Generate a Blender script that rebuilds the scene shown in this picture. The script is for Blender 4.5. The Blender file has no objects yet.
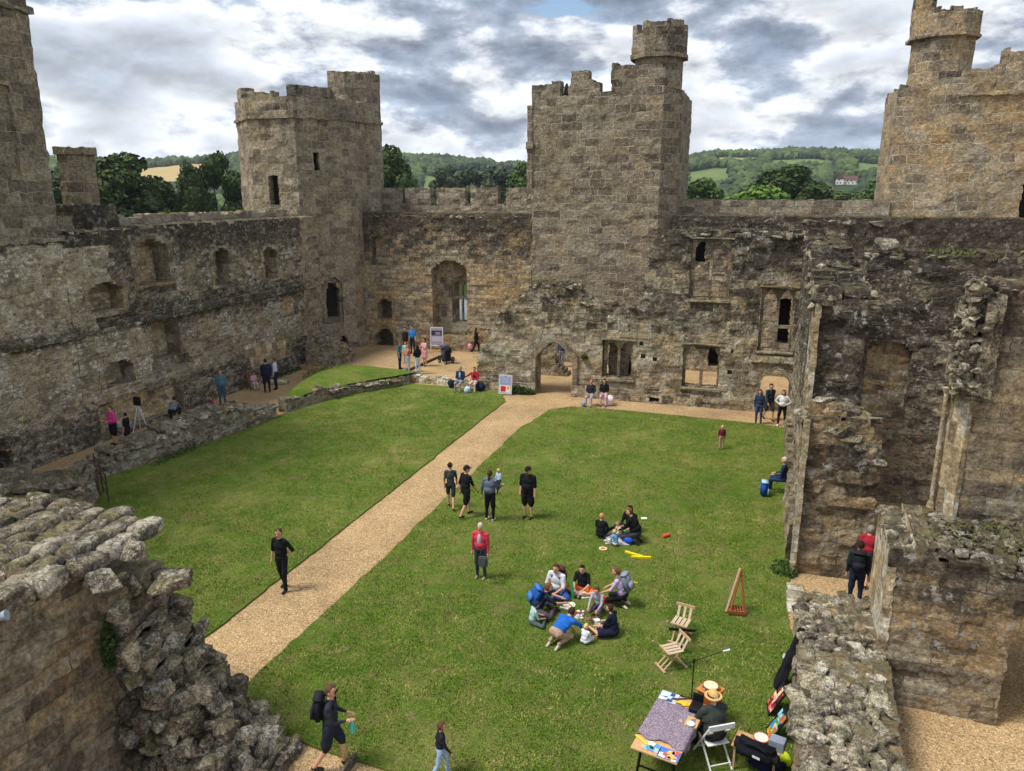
import bpy, bmesh, math, random
import numpy as np
from mathutils import Vector, Matrix, noise as mnoise
R = math.radians
scene = bpy.context.scene
COL = scene.collection
random.seed(7)
rng = np.random.default_rng(7)

# ---------------------------------------------------------------- camera
CAM_H = 10.0; PITCH = R(14.25); YAW = R(17.9); FPX = 760.0
cd = bpy.data.cameras.new('camera'); cam = bpy.data.objects.new('camera', cd); COL.objects.link(cam)
cam.location = (0, 0, CAM_H); cam.rotation_euler = (math.pi/2 - PITCH, 0, YAW)
cd.sensor_width = 36; cd.lens = 36*FPX/1024; cd.clip_start = .1; cd.clip_end = 20000
scene.camera = cam

# ---------------------------------------------------------------- light and sky
SUN_EL, SUN_AZ = R(60), R(238)          # azimuth measured clockwise from +Y
world = bpy.data.worlds.new('World'); scene.world = world; world.use_nodes = True
def build_sky():
    nt = world.node_tree; nt.nodes.clear(); n = nt.nodes.new; L = nt.links.new
    out = n('ShaderNodeOutputWorld'); bg = n('ShaderNodeBackground'); L(bg.outputs[0], out.inputs[0])
    sky = n('ShaderNodeTexSky'); sky.sky_type = 'NISHITA'; sky.sun_disc = False
    sky.sun_elevation = SUN_EL; sky.sun_rotation = SUN_AZ
    tc = n('ShaderNodeTexCoord')
    def mapped(sc, off):
        m = n('ShaderNodeMapping'); m.inputs['Scale'].default_value = sc; m.inputs['Location'].default_value = off
        L(tc.outputs['Generated'], m.inputs[0]); return m.outputs[0]
    def noise(v, scale, detail, rough, dist=0):
        t = n('ShaderNodeTexNoise'); t.inputs['Scale'].default_value = scale; t.inputs['Detail'].default_value = detail
        t.inputs['Roughness'].default_value = rough; t.inputs['Distortion'].default_value = dist
        L(v, t.inputs['Vector']); return t.outputs[0]
    def math_(op, a, b):
        m = n('ShaderNodeMath'); m.operation = op
        for i, x in enumerate((a, b)):
            if isinstance(x, (int, float)): m.inputs[i].default_value = x
            else: L(x, m.inputs[i])
        return m.outputs[0]
    def ramp(f, st):
        r = n('ShaderNodeValToRGB'); e = r.color_ramp.elements
        while len(e) > 1: e.remove(e[-1])
        for i, (p, c) in enumerate(st):
            x = e[0] if i == 0 else e.new(p)
            x.position = p; x.color = (*c, 1)
        L(f, r.inputs[0]); return r.outputs[0]
    big = noise(mapped((1, 1, 2.9), (3.1, .4, .2)), 3.1, 3, .5, .2)
    det = noise(mapped((1, 1, 2.2), (3.1, .4, .2)), 7.5, 14, .60, .1)
    det2 = noise(mapped((1, 1, 2.2), (3.1, .4, .228)), 7.5, 6, .55, .1)      # same field a little higher: lit tops, grey bases
    v = math_('ADD', math_('MULTIPLY', big, .55), math_('MULTIPLY', det, .45))
    rim = ramp(v, [(.36, (.14, .175, .235)), (.43, (.20, .24, .305)), (.465, (.27, .31, .375)), (.487, (.42, .45, .50)), (.515, (.54, .56, .585)), (.55, (.42, .445, .485)), (.62, (.29, .32, .37))])
    lit = math_('ADD', 1.0, math_('MULTIPLY', math_('SUBTRACT', det, det2), 2.2))
    low = noise(mapped((1, 1, 3), (1.1, 2.4, .7)), 1.9, 3, .5)
    lit = math_('MULTIPLY', lit, math_('ADD', .56, math_('MULTIPLY', low, .72)))
    mm = n('ShaderNodeMix'); mm.data_type = 'RGBA'; mm.blend_type = 'MULTIPLY'; mm.inputs[0].default_value = 1
    L(rim, mm.inputs[6]); L(lit, mm.inputs[7]); cl = mm.outputs[2]
    cl = [cl]
    # thin bright veil low over the horizon
    sep = n('ShaderNodeSeparateXYZ'); L(tc.outputs['Generated'], sep.inputs[0])
    hz = ramp(sep.outputs['Z'], [(0, (1, 1, 1)), (.02, (.75, .75, .75)), (.075, (0, 0, 0))])
    mixh = n('ShaderNodeMix'); mixh.data_type = 'RGBA'
    L(math_('MULTIPLY', hz, .35), mixh.inputs[0]); L(cl[0], mixh.inputs[6]); mixh.inputs[7].default_value = (.52, .57, .63, 1)
    # gaps of blue
    gap = ramp(noise(mapped((1, 1, 2.5), (7.3, 1.1, 0)), 4.2, 7, .55), [(.66, (0, 0, 0)), (.70, (1, 1, 1))])
    skys = n('ShaderNodeMix'); skys.data_type = 'RGBA'; skys.blend_type = 'MULTIPLY'; skys.inputs[0].default_value = 1
    L(sky.outputs[0], skys.inputs[6]); skys.inputs[7].default_value = (SKY_S, SKY_S, SKY_S, 1)
    mix = n('ShaderNodeMix'); mix.data_type = 'RGBA'
    gz = ramp(sep.outputs['Z'], [(.10, (0, 0, 0)), (.15, (1, 1, 1))])
    L(math_('MULTIPLY', gap, gz), mix.inputs[0]); L(mixh.outputs[2], mix.inputs[6]); L(skys.outputs[2], mix.inputs[7])
    L(mix.outputs[2], bg.inputs[0]); bg.inputs[1].default_value = 1.0
SKY_S = .08
build_sky()
sl = bpy.data.lights.new('sun', 'SUN'); sl.energy = 2.1; sl.angle = R(17); sl.color = (1, .95, .87)
sun = bpy.data.objects.new('sun', sl); COL.objects.link(sun)
sd = Vector((math.sin(SUN_AZ)*math.cos(SUN_EL), math.cos(SUN_AZ)*math.cos(SUN_EL), math.sin(SUN_EL)))
sun.rotation_euler = sd.to_track_quat('Z', 'Y').to_euler(); sun.location = (-20, -10, 60)
vs = scene.view_settings; vs.view_transform = 'Standard'; vs.look = 'None'; vs.exposure = 1.0; vs.gamma = 1
scene.render.engine = 'CYCLES'

# ---------------------------------------------------------------- pixel -> point on the ground (for reading sizes off the photograph)
def ray(px, py):
    u = (px-512)/FPX; v = -(py-385.5)/FPX
    y = math.cos(PITCH)+v*math.sin(PITCH); z = -math.sin(PITCH)+v*math.cos(PITCH)
    c, s = math.cos(YAW), math.sin(YAW)
    return (u*c-y*s, u*s+y*c, z)
def G(px, py, z=0.0):
    d = ray(px, py); t = (z-CAM_H)/d[2]; return (d[0]*t, d[1]*t)

# ---------------------------------------------------------------- materials
class NT:
    def __init__(s, name):
        s.m = bpy.data.materials.new(name); s.m.use_nodes = True; s.t = s.m.node_tree
        s.b = s.t.nodes['Principled BSDF']; s.b.inputs['Specular IOR Level'].default_value = .2
        s.b.inputs['Roughness'].default_value = .9
        s.geo = s.n('ShaderNodeNewGeometry'); s.P = s.geo.outputs['Position']
    def n(s, k): return s.t.nodes.new(k)
    def put(s, x, sock):
        if isinstance(x, bpy.types.NodeSocket): s.t.links.new(x, sock)
        elif isinstance(x, (int, float)):
            if sock.type == 'RGBA': sock.default_value = (x, x, x, 1)
            elif sock.type == 'VECTOR': sock.default_value = (x, x, x)
            else: sock.default_value = x
        else: sock.default_value = (*x, 1) if sock.type == 'RGBA' else x
    def map(s, v, sc=(1, 1, 1), loc=(0, 0, 0), rot=(0, 0, 0)):
        m = s.n('ShaderNodeMapping'); s.put(v, m.inputs[0]); m.inputs['Location'].default_value = loc
        m.inputs['Scale'].default_value = sc; m.inputs['Rotation'].default_value = rot; return m.outputs[0]
    def noise(s, v, scale, detail=4, rough=.55, col=False, dist=0):
        t = s.n('ShaderNodeTexNoise'); s.put(v, t.inputs['Vector']); t.inputs['Scale'].default_value = scale
        t.inputs['Detail'].default_value = detail; t.inputs['Roughness'].default_value = rough
        t.inputs['Distortion'].default_value = dist
        return t.outputs['Color' if col else 'Fac']
    def vor(s, v, scale, feature='F1', out='Color', rnd=1):
        t = s.n('ShaderNodeTexVoronoi'); t.feature = feature; s.put(v, t.inputs['Vector']); t.inputs['Scale'].default_value = scale
        t.inputs['Randomness'].default_value = rnd
        return t.outputs[out]
    def ramp(s, f, st, mode='LINEAR'):
        r = s.n('ShaderNodeValToRGB'); r.color_ramp.interpolation = mode; e = r.color_ramp.elements
        while len(e) > 1: e.remove(e[-1])
        for i, (p, c) in enumerate(st):
            x = e[0] if i == 0 else e.new(p)
            x.position = p; x.color = (*c, 1) if hasattr(c, '__len__') else (c, c, c, 1)
        s.put(f, r.inputs[0]); return r.outputs[0]
    def math(s, op, a, b=0.0, clamp=False):
        m = s.n('ShaderNodeMath'); m.operation = op; m.use_clamp = clamp; s.put(a, m.inputs[0]); s.put(b, m.inputs[1]); return m.outputs[0]
    def vmath(s, op, a, b):
        m = s.n('ShaderNodeVectorMath'); m.operation = op; s.put(a, m.inputs[0]); s.put(b, m.inputs[1]); return m.outputs[0]
    def mix(s, f, a, b, mode='MIX'):
        m = s.n('ShaderNodeMix'); m.data_type = 'RGBA'; m.blend_type = mode
        s.put(f, m.inputs[0]); s.put(a, m.inputs[6]); s.put(b, m.inputs[7]); return m.outputs[2]
    def sep(s, v):
        m = s.n('ShaderNodeSeparateXYZ'); s.put(v, m.inputs[0]); return m.outputs
    def col(s, c): s.put(c, s.b.inputs['Base Color']); return s
    def rough(s, c): s.put(c, s.b.inputs['Roughness']); return s
    def bump(s, h, strength=.5, dist=.02):
        b = s.n('ShaderNodeBump'); b.inputs['Strength'].default_value = strength; b.inputs['Distance'].default_value = dist
        s.put(h, b.inputs['Height']); s.t.links.new(b.outputs[0], s.b.inputs['Normal']); return s

STONE = [(0, (.10, .078, .055)), (.2, (.17, .135, .095)), (.4, (.245, .20, .14)), (.58, (.31, .265, .19)), (.72, (.34, .27, .165)), (.84, (.24, .22, .19)), (1, (.42, .37, .275))]
def masonry(name, kind='ashlar', bw=.6, rh=.32, dark=.5, ochre=.5, pale=.3, lich=.5, zlo=0., zhi=9., zgain=.25, tint=(1, 1, 1), mortar=(.36, .32, .25), mwid=.02, moss=.6, gain=1., seed=0., mvis=.9, crust=2.2, zp=((0, 0), (20, 0)), gv=.62):
    """procedural wall stone; a dark lichen crust grows stronger from zlo to zhi"""
    s = NT(name); P = s.vmath('ADD', s.P, (seed, seed*.7, seed*.3))
    uv = s.n('ShaderNodeUVMap').outputs[0]
    wob = s.vmath('SCALE', s.vmath('SUBTRACT', s.noise(P, 1.3, 3, .5, True), (.5, .5, .5)), 0); wob.node.inputs['Scale'].default_value = .09 if kind == 'ashlar' else .22
    uvd = s.vmath('ADD', s.vmath('ADD', uv, wob), (seed*3.1, seed*1.7, 0))
    b = s.n('ShaderNodeTexBrick'); s.put(uvd, b.inputs['Vector']); b.inputs['Scale'].default_value = 1
    b.inputs['Color1'].default_value = (0, 0, 0, 1); b.inputs['Color2'].default_value = (1, 1, 1, 1); b.inputs['Mortar'].default_value = (.5, .5, .5, 1)
    b.inputs['Mortar Size'].default_value = mwid; b.inputs['Mortar Smooth'].default_value = .25; b.inputs['Bias'].default_value = 0
    b.inputs['Brick Width'].default_value = bw; b.inputs['Row Height'].default_value = rh
    b.squash = .7; b.squash_frequency = 3; b.offset = .43; b.offset_frequency = 2
    g = b.outputs['Color']; mo = b.outputs['Fac']
    if kind == 'rubble':
        v = s.map(uvd, (1.15/bw, 1.05/rh, 1)); g2 = s.sep(s.vor(v, 1, rnd=.9))[0]
        mo2 = s.ramp(s.vor(v, 1, 'DISTANCE_TO_EDGE', 'Distance', .9), [(.0, 1), (.05, .7), (.11, 0)])
        sel = s.ramp(s.noise(P, .8, 4, .6), [(.44, 0), (.5, 1)])
        g = s.mix(sel, g, g2); mo = s.mix(sel, mo, mo2)
    fine = s.noise(P, 6, 9, .7); mid = s.noise(s.vmath('ADD', P, (3, 7, 2)), 1.6, 6, .65)
    tone = s.ramp(s.math('ADD', s.math('ADD', s.math('MULTIPLY', g, gv), (.62-gv)*.45), s.math('ADD', s.math('MULTIPLY', fine, .30), s.math('MULTIPLY', s.math('SUBTRACT', mid, .5), .5))), STONE)
    tone = s.mix(1, tone, (tint[0]*gain, tint[1]*gain, tint[2]*gain), 'MULTIPLY')
    o1 = s.ramp(s.math('ADD', s.noise(P, .5, 7, .66), s.math('MULTIPLY', s.math('SUBTRACT', g, .5), .16)), [(.54-.12*ochre, 0), (.64-.06*ochre, 1)])
    tone = s.mix(s.math('MULTIPLY', o1, ochre*.85), tone, s.mix(fine, (.26*gain, .165*gain, .07*gain), (.44*gain, .30*gain, .135*gain)))
    p1 = s.ramp(s.math('ADD', s.noise(s.vmath('ADD', P, (9, 3, 5)), .8, 8, .66), s.math('MULTIPLY', s.math('SUBTRACT', g, .5), .14)), [(.52, 0), (.58, 1)])
    tone = s.mix(s.math('MULTIPLY', p1, pale), tone, s.mix(fine, (.34*gain, .31*gain, .24*gain), (.50*gain, .47*gain, .39*gain)))
    tone = s.mix(1, tone, s.ramp(s.noise(P, 13, 7, .80), [(.33, .46), (.5, 1), (.66, 1.6)]), 'MULTIPLY')
    tone = s.mix(1, tone, s.ramp(s.noise(s.vmath('ADD', P, (1, 5, 9)), 5.5, 5, .82), [(.36, .58), (.5, 1), (.64, 1.42)]), 'MULTIPLY')
    tone = s.mix(s.math('MULTIPLY', mo, mvis), tone, s.mix(s.ramp(s.noise(P, 1.1, 5, .6), [(.42, 0), (.56, 1)]), tuple(c*gain*.42 for c in mortar), tuple(c*gain for c in mortar)))
    # weathering: black crust, stronger towards the wall tops
    z = s.math('ADD', s.sep(s.P)[2], s.math('MULTIPLY', s.math('SUBTRACT', s.noise(P, .9, 5, .6), .5), 1.1))
    zr = s.ramp(s.math('MULTIPLY', z, .05), [(max(0, q[0]/20), q[1]+.5) for q in zp])
    dn = s.math('ADD', s.math('ADD', s.math('MULTIPLY', s.noise(s.map(P, (1, 1, .8)), .5, 4, .6), .25), s.math('MULTIPLY', s.noise(P, crust, 10, .74), .42)), s.math('MULTIPLY', s.noise(P, 8.5, 6, .75), .33))
    dn = s.math('ADD', s.math('ADD', dn, s.math('MULTIPLY', s.math('SUBTRACT', g, .5), -.06)), s.math('SUBTRACT', zr, .5))
    t0 = .635-.18*dark
    dfac = s.ramp(dn, [(t0-.035, 0), (t0+.015, .5), (t0+.07, .85), (t0+.16, .96)])
    tone = s.mix(dfac, tone, s.ramp(s.noise(P, 9, 6, .75), [(.32, (.018, .015, .013)), (.50, (.050, .042, .034)), (.62, (.12, .10, .078)), (.74, (.28, .25, .20))]))
    l1 = s.ramp(s.noise(s.vmath('ADD', P, (2, 8, 1)), 5, 8, .74), [(.555, 0), (.585, 1)])
    l2 = s.ramp(s.noise(P, 1.0, 4, .6), [(.44, 0), (.55, 1)])
    tone = s.mix(s.math('MULTIPLY', s.math('MULTIPLY', l1, l2), lich), tone, (.46, .45, .41))
    nz = s.sep(s.geo.outputs['Normal'])[2]
    mf = s.math('MULTIPLY', s.ramp(nz, [(.45, 0), (.8, 1)]), s.ramp(s.noise(P, 1.3, 8, .68), [(.40, 0), (.54, 1)]))
    tone = s.mix(s.math('MULTIPLY', mf, moss), tone, s.ramp(s.noise(P, 5, 6, .6), [(.35, (.045, .05, .015)), (.55, (.13, .11, .035)), (.7, (.24, .18, .07))]))
    s.col(tone).rough(.95)
    h = s.math('ADD', s.math('MULTIPLY', mo, -.5), s.math('ADD', s.math('MULTIPLY', s.noise(P, 9, 10, .75), 1.9), s.math('MULTIPLY', g, .4)))
    s.bump(h, 1, .07)
    return s.m

def boulder(name, gain=1., lich=.7, mossy=.4, warm=1., attr=True):
    s = NT(name); P = s.P
    n1 = s.noise(P, 6, 10, .72)
    if attr: t_ = s.n('ShaderNodeAttribute'); t_.attribute_name = 'tone'; g = t_.outputs['Fac']
    else: g = s.sep(s.vor(P, 2.6, rnd=1))[0]
    tone = s.ramp(s.math('ADD', s.math('MULTIPLY', g, .62), s.math('MULTIPLY', n1, .45)), [(.12, (.09, .072, .052)), (.34, (.20, .165, .12)), (.5, (.30, .255, .185)), (.64, (.38*warm, .325*warm, .235)), (.85, (.50, .46, .37))])
    tone = s.mix(1, tone, (gain, gain, gain), 'MULTIPLY')
    d = s.ramp(s.math('ADD', s.math('MULTIPLY', s.noise(P, 2.4, 10, .76), .6), s.math('MULTIPLY', s.noise(P, 11, 6, .75), .4)), [(.46, 0), (.51, .7), (.58, .92)])
    tone = s.mix(d, tone, s.ramp(s.noise(P, 12, 6, .75), [(.35, (.02, .018, .015)), (.6, (.075, .066, .052)), (.75, (.18, .16, .125))]))
    l = s.ramp(s.noise(s.vmath('ADD', P, (4, 1, 7)), 8, 9, .74), [(.535, 0), (.56, 1)])
    l2 = s.ramp(s.noise(P, 1.4, 4, .6), [(.42, .15), (.55, 1)])
    tone = s.mix(s.math('MULTIPLY', s.math('MULTIPLY', l, l2), lich), tone, s.mix(n1, (.40, .38, .32), (.60, .58, .52)))
    nz = s.sep(s.geo.outputs['Normal'])[2]
    mf = s.math('MULTIPLY', s.ramp(nz, [(.2, 0), (.7, 1)]), s.ramp(s.noise(P, 1.9, 9, .7), [(.49, 0), (.56, 1)]))
    tone = s.mix(s.math('MULTIPLY', mf, mossy), tone, s.ramp(s.noise(P, 7, 5, .6), [(.4, (.07, .075, .02)), (.6, (.22, .18, .05))]))
    tone = s.mix(1, tone, s.ramp(s.noise(P, 34, 5, .75), [(.35, .40), (.5, 1), (.65, 1.8)]), 'MULTIPLY')
    s.col(tone).bump(s.math('ADD', s.noise(P, 14, 12, .78), s.math('MULTIPLY', s.noise(P, 50, 4, .6), .3)), 1, .07)
    return s.m

def flat(name, c, rough=.8, var=.25, scale=30, metal=0):
    s = NT(name)
    s.col(s.mix(1, c, s.ramp(s.noise(s.P, scale, 4, .6), [(.3, 1-var), (.7, 1+var)]), 'MULTIPLY')).rough(rough)
    s.b.inputs['Metallic'].default_value = metal
    return s.m
_fm = {}
def C3(c, rough=.85, var=.22):
    """a plain cloth, skin or paint colour given as sRGB hex"""
    k = (c, rough)
    if k not in _fm:
        h = c.lstrip('#'); v = [int(h[i:i+2], 16)/255 for i in (0, 2, 4)]
        v = tuple(x/12.92 if x < .04 else ((x+.055)/1.055)**2.4 for x in v)
        _fm[k] = flat('paint_'+h, v, rough, var, 25)
    return _fm[k]

def mat_lawn():
    s = NT('lawn_grass'); P = s.P
    a = s.noise(P, .33, 5, .6); b = s.noise(P, 2.6, 8, .7); c = s.noise(s.map(P, (1, 1, 1)), 26, 8, .8)
    col = s.ramp(s.math('ADD', s.math('MULTIPLY', a, .55), s.math('MULTIPLY', b, .45)), [(.36, (.070, .138, .012)), (.47, (.11, .182, .018)), (.55, (.165, .215, .034)), (.64, (.27, .26, .08))])
    col = s.mix(1, col, s.ramp(c, [(.28, .25), (.5, 1.05), (.72, 2.2)]), 'MULTIPLY')
    # dry and worn spots, most along the path edge and near the stalls
    X, Y, _ = s.sep(P)
    near = s.math('MULTIPLY', s.ramp(s.math('ABSOLUTE', s.math('ADD', X, 9.0)), [(0, 1), (.9, .4), (1, 0)]), s.ramp(s.math('MULTIPLY', Y, .05), [(.45, 1), (.8, 0)]))
    w = s.math('ADD', s.noise(P, 1.5, 8, .68), s.math('MULTIPLY', near, .17))
    col = s.mix(s.ramp(w, [(.625, 0), (.70, .85)]), col, (.33, .25, .13))
    dry = s.ramp(s.noise(s.vmath('ADD', P, (5, 5, 0)), 1.5, 10, .74), [(.49, 0), (.62, .65)])
    col = s.mix(dry, col, s.mix(1, (.235, .195, .075), s.ramp(c, [(.3, .5), (.7, 1.5)]), 'MULTIPLY'))
    s.col(col).bump(s.math('ADD', c, s.noise(P, 60, 3, .7)), 1, .05)
    return s.m
def mat_gravel():
    s = NT('gravel'); P = s.P
    v = s.sep(s.vor(P, 38))[0]; v2 = s.sep(s.vor(P, 52))[1]
    col = s.ramp(s.math('ADD', s.math('MULTIPLY', v, .6), s.math('MULTIPLY', v2, .4)), [(.1, (.15, .095, .045)), (.35, (.31, .205, .10)), (.6, (.425, .29, .145)), (.8, (.52, .37, .20)), (.95, (.64, .53, .39))])
    big = s.noise(P, .5, 7, .62)
    col = s.mix(1, col, s.ramp(big, [(.3, .72), (.5, 1), (.7, 1.18)]), 'MULTIPLY')
    col = s.mix(s.ramp(s.noise(s.vmath('ADD', P, (3, 3, 3)), .9, 8, .7), [(.58, 0), (.70, .6)]), col, (.23, .15, .075))
    s.col(col).bump(s.vor(P, 24, 'F1', 'Distance'), .6, .02)
    return s.m
def mat_leaf(name, c1, c2, c3):
    s = NT(name); g = s.noise(s.P, .35, 4, .6); g2 = s.noise(s.P, 5, 4, .7)
    col = s.ramp(s.math('ADD', s.math('MULTIPLY', g, .5), s.math('MULTIPLY', g2, .5)), [(.35, c1), (.5, c2), (.65, c3)])
    s.col(col).rough(.7)
    s.b.inputs['Subsurface Weight'].default_value = 0
    return s.m
M = {}
M['lawn'] = mat_lawn(); M['gravel'] = mat_gravel()
Z = dict(
 left=((0, .10), (1.4, .11), (1.9, -.01), (3.8, .01), (4.4, .15), (5.0, .13), (5.6, .03), (6.8, .05), (7.5, .12), (8.6, .18)),
 plaster=((0, .07), (1.4, .07), (1.7, -.05), (4.2, -.05), (4.45, .15), (4.85, .11), (5.1, -.06), (7.8, -.06), (8.15, .17), (8.55, .13), (8.8, -.02), (14, 0), (18, .06)),
 curtain=((0, -.06), (4.8, -.05), (5.9, .06), (6.8, .14), (8.7, .20)), tower=((0, -.03), (8.3, -.03), (8.6, .03), (9, -.02), (14, .01), (18, .07)),
 hall=((0, .07), (.8, .02), (1.2, -.05), (3.0, -.04), (3.7, .09), (5.2, .12), (6.0, .08), (7, .14), (8.4, .20)), inner=((0, -.01), (2, .01), (4.5, .12), (8, .17)), near=((0, -.04), (1.6, -.03), (2.4, .10), (3.4, .14), (3.8, -.04), (6.2, -.01), (7, .10), (8, .14)))
M['left'] = masonry('curtain_rubble', 'rubble', .36, .18, dark=.36, ochre=.5, pale=.85, lich=.8, zp=Z['left'], seed=1, gain=1.35)
M['plaster'] = masonry('lime_rubble', 'rubble', .32, .16, dark=.16, ochre=.4, pale=.8, lich=.5, zp=Z['plaster'], seed=8, gain=1.75, tint=(.99, .99, .93))
M['curtain'] = masonry('curtain_ashlar', 'ashlar', .55, .27, dark=.24, ochre=.9, pale=.25, lich=.4, zp=Z['curtain'], seed=2, gain=1.3, mortar=(.26, .21, .15), mwid=.016, mvis=.8)
M['curtain2'] = masonry('curtain_ochre', 'ashlar', .62, .30, dark=.36, ochre=.6, pale=.2, lich=.5, zp=Z['curtain'], seed=19, gain=1.2, mortar=(.2, .17, .13), mwid=.016)
M['merlon'] = masonry('merlon_ashlar', 'ashlar', .7, .36, dark=.20, ochre=.2, pale=.6, lich=.9, seed=20, gain=1.15, moss=.9, mwid=.018)
M['rubble'] = masonry('low_rubble', 'rubble', .34, .16, dark=.34, ochre=.25, pale=.7, lich=.9, seed=22, gain=1.15)
M['pale_dress2'] = masonry('tracery_stone', 'ashlar', .5, .5, dark=.15, ochre=.5, pale=.4, lich=.3, seed=23, mwid=.010, moss=.1, gain=1.15)
M['gate'] = masonry('gate_tower_ashlar', 'ashlar', .85, .44, dark=.20, ochre=.35, pale=.22, lich=.6, zp=Z['tower'], gv=.52, seed=3, gain=1.0, tint=(.99, .98, .97), mwid=.016, mortar=(.62, .57, .47), mvis=.9)
M['west'] = masonry('west_tower_ashlar', 'ashlar', .72, .42, dark=.22, ochre=.3, pale=.25, lich=.4, zp=Z['tower'], gv=.46, seed=4, gain=1.15, tint=(.97, .98, .98), mwid=.014, mortar=(.52, .48, .39), mvis=.85)
M['east'] = masonry('east_tower_ashlar', 'ashlar', 1.0, .48, dark=.20, ochre=.9, pale=.35, lich=.5, zp=Z['tower'], gv=.45, seed=5, gain=1.25, mwid=.017, mortar=(.64, .55, .41), mvis=.9)
M['hall'] = masonry('hall_ashlar', 'ashlar', .75, .38, dark=.28, ochre=.5, pale=.6, lich=.8, zp=Z['hall'], seed=6, mwid=.015, gain=1.35, mortar=(.40, .35, .27))
M['inner'] = masonry('inner_rubble', 'rubble', .48, .22, dark=.32, ochre=.5, pale=.2, lich=.95, zp=Z['inner'], seed=7, gain=1.1)
M['near'] = masonry('near_ashlar', 'ashlar', .8, .34, dark=.24, ochre=.75, pale=.2, lich=.8, zp=Z['near'], seed=9, gain=1.15, mwid=.013, mortar=(.30, .25, .18))
M['fore'] = masonry('foreground_ashlar', 'ashlar', .66, .30, dark=.30, ochre=.6, pale=.25, lich=.8, seed=11, gain=1.2, mwid=.014, mortar=(.34, .28, .20))
M['dress'] = masonry('dressed_stone', 'ashlar', .5, .42, dark=.14, ochre=.5, pale=.5, lich=.3, seed=12, mwid=.010, moss=.2, gain=1.15)
M['pale_dress'] = masonry('pale_dressed_stone', 'ashlar', .5, .5, dark=-.1, ochre=.3, pale=.95, lich=.3, seed=13, mwid=.010, moss=.1, gain=1.75, tint=(1.05, 1, .86))
M['infill'] = masonry('infill_stone', 'ashlar', .5, .17, dark=.06, ochre=.9, pale=.5, lich=.1, seed=14, mwid=.010, gain=1.8, moss=.1)
M['boulder'] = boulder('rubble_stone', 1.2, mossy=.6); M['boulder2'] = boulder('rubble_stone_warm', 1.35, .5, .35, 1.08)
M['core'] = boulder('rubble_core', 1.1, .5, .6); M['core_body'] = boulder('wall_core_mortar', 1.05, .3, .5, 1.12, attr=False)
M['recess_shade'] = masonry('painted_recess_shade', 'ashlar', .5, .2, dark=.5, ochre=.4, pale=.0, lich=.0, seed=15, mwid=.010, gain=.5, moss=.1)  # niche shade put into the colour: near-black stone for the recess backs
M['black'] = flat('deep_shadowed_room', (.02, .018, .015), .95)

# ---------------------------------------------------------------- mesh helpers
def mk(name, verts, faces, mats, parent=None, fm=None, uvs=None, smooth=False):
    me = bpy.data.meshes.new(name)
    me.from_pydata([tuple(v) for v in verts], [], faces)
    for m in (mats if isinstance(mats, (list, tuple)) else [mats]): me.materials.append(m)
    if fm is not None: me.polygons.foreach_set('material_index', np.asarray(fm, dtype=np.int32))
    if uvs is not None:
        ul = me.uv_layers.new(name='UVMap'); ul.data.foreach_set('uv', np.asarray(uvs, dtype=np.float32).ravel())
    if smooth: me.polygons.foreach_set('use_smooth', np.ones(len(me.polygons), dtype=bool))
    me.update(); o = bpy.data.objects.new(name, me); COL.objects.link(o)
    if parent: o.parent = parent
    return o
def tag(o, label=None, cat=None, group=None, kind=None):
    if cat and not kind: kind = 'thing'
    for k, v in (('label', label), ('category', cat), ('group', group), ('kind', kind)):
        if v: o[k] = v
    return o
def empty(name, label, cat, loc=(0, 0, 0), rz=0, group=None):
    o = bpy.data.objects.new(name, None); COL.objects.link(o); o.location = loc; o.rotation_euler = (0, 0, rz); o.empty_display_size = .2
    return tag(o, label, cat, group)
def hash2(a, b, s=0):
    a = np.asarray(a, dtype=np.float64); b = np.asarray(b, dtype=np.float64)
    x = np.sin(a*127.1+b*311.7+s*74.7)*43758.5453
    return x-np.floor(x)
def vnoise(x, y, s=0):
    xi = np.floor(x); yi = np.floor(y); fx = x-xi; fy = y-yi; fx = fx*fx*(3-2*fx); fy = fy*fy*(3-2*fy)
    a = hash2(xi, yi, s); b = hash2(xi+1, yi, s); c = hash2(xi, yi+1, s); d = hash2(xi+1, yi+1, s)
    return (a*(1-fx)+b*fx)*(1-fy)+(c*(1-fx)+d*fx)*fy
def fbm(x, y, s=0, o=4):
    t = 0; a = .5
    for i in range(o): t = t+a*vnoise(x*2**i, y*2**i, s+i); a *= .5
    return t/(1-.5**o)
def pl(pts):
    xs = [p[0] for p in pts]; ys = [p[1] for p in pts]
    return lambda u: np.interp(u, xs, ys)

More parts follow.
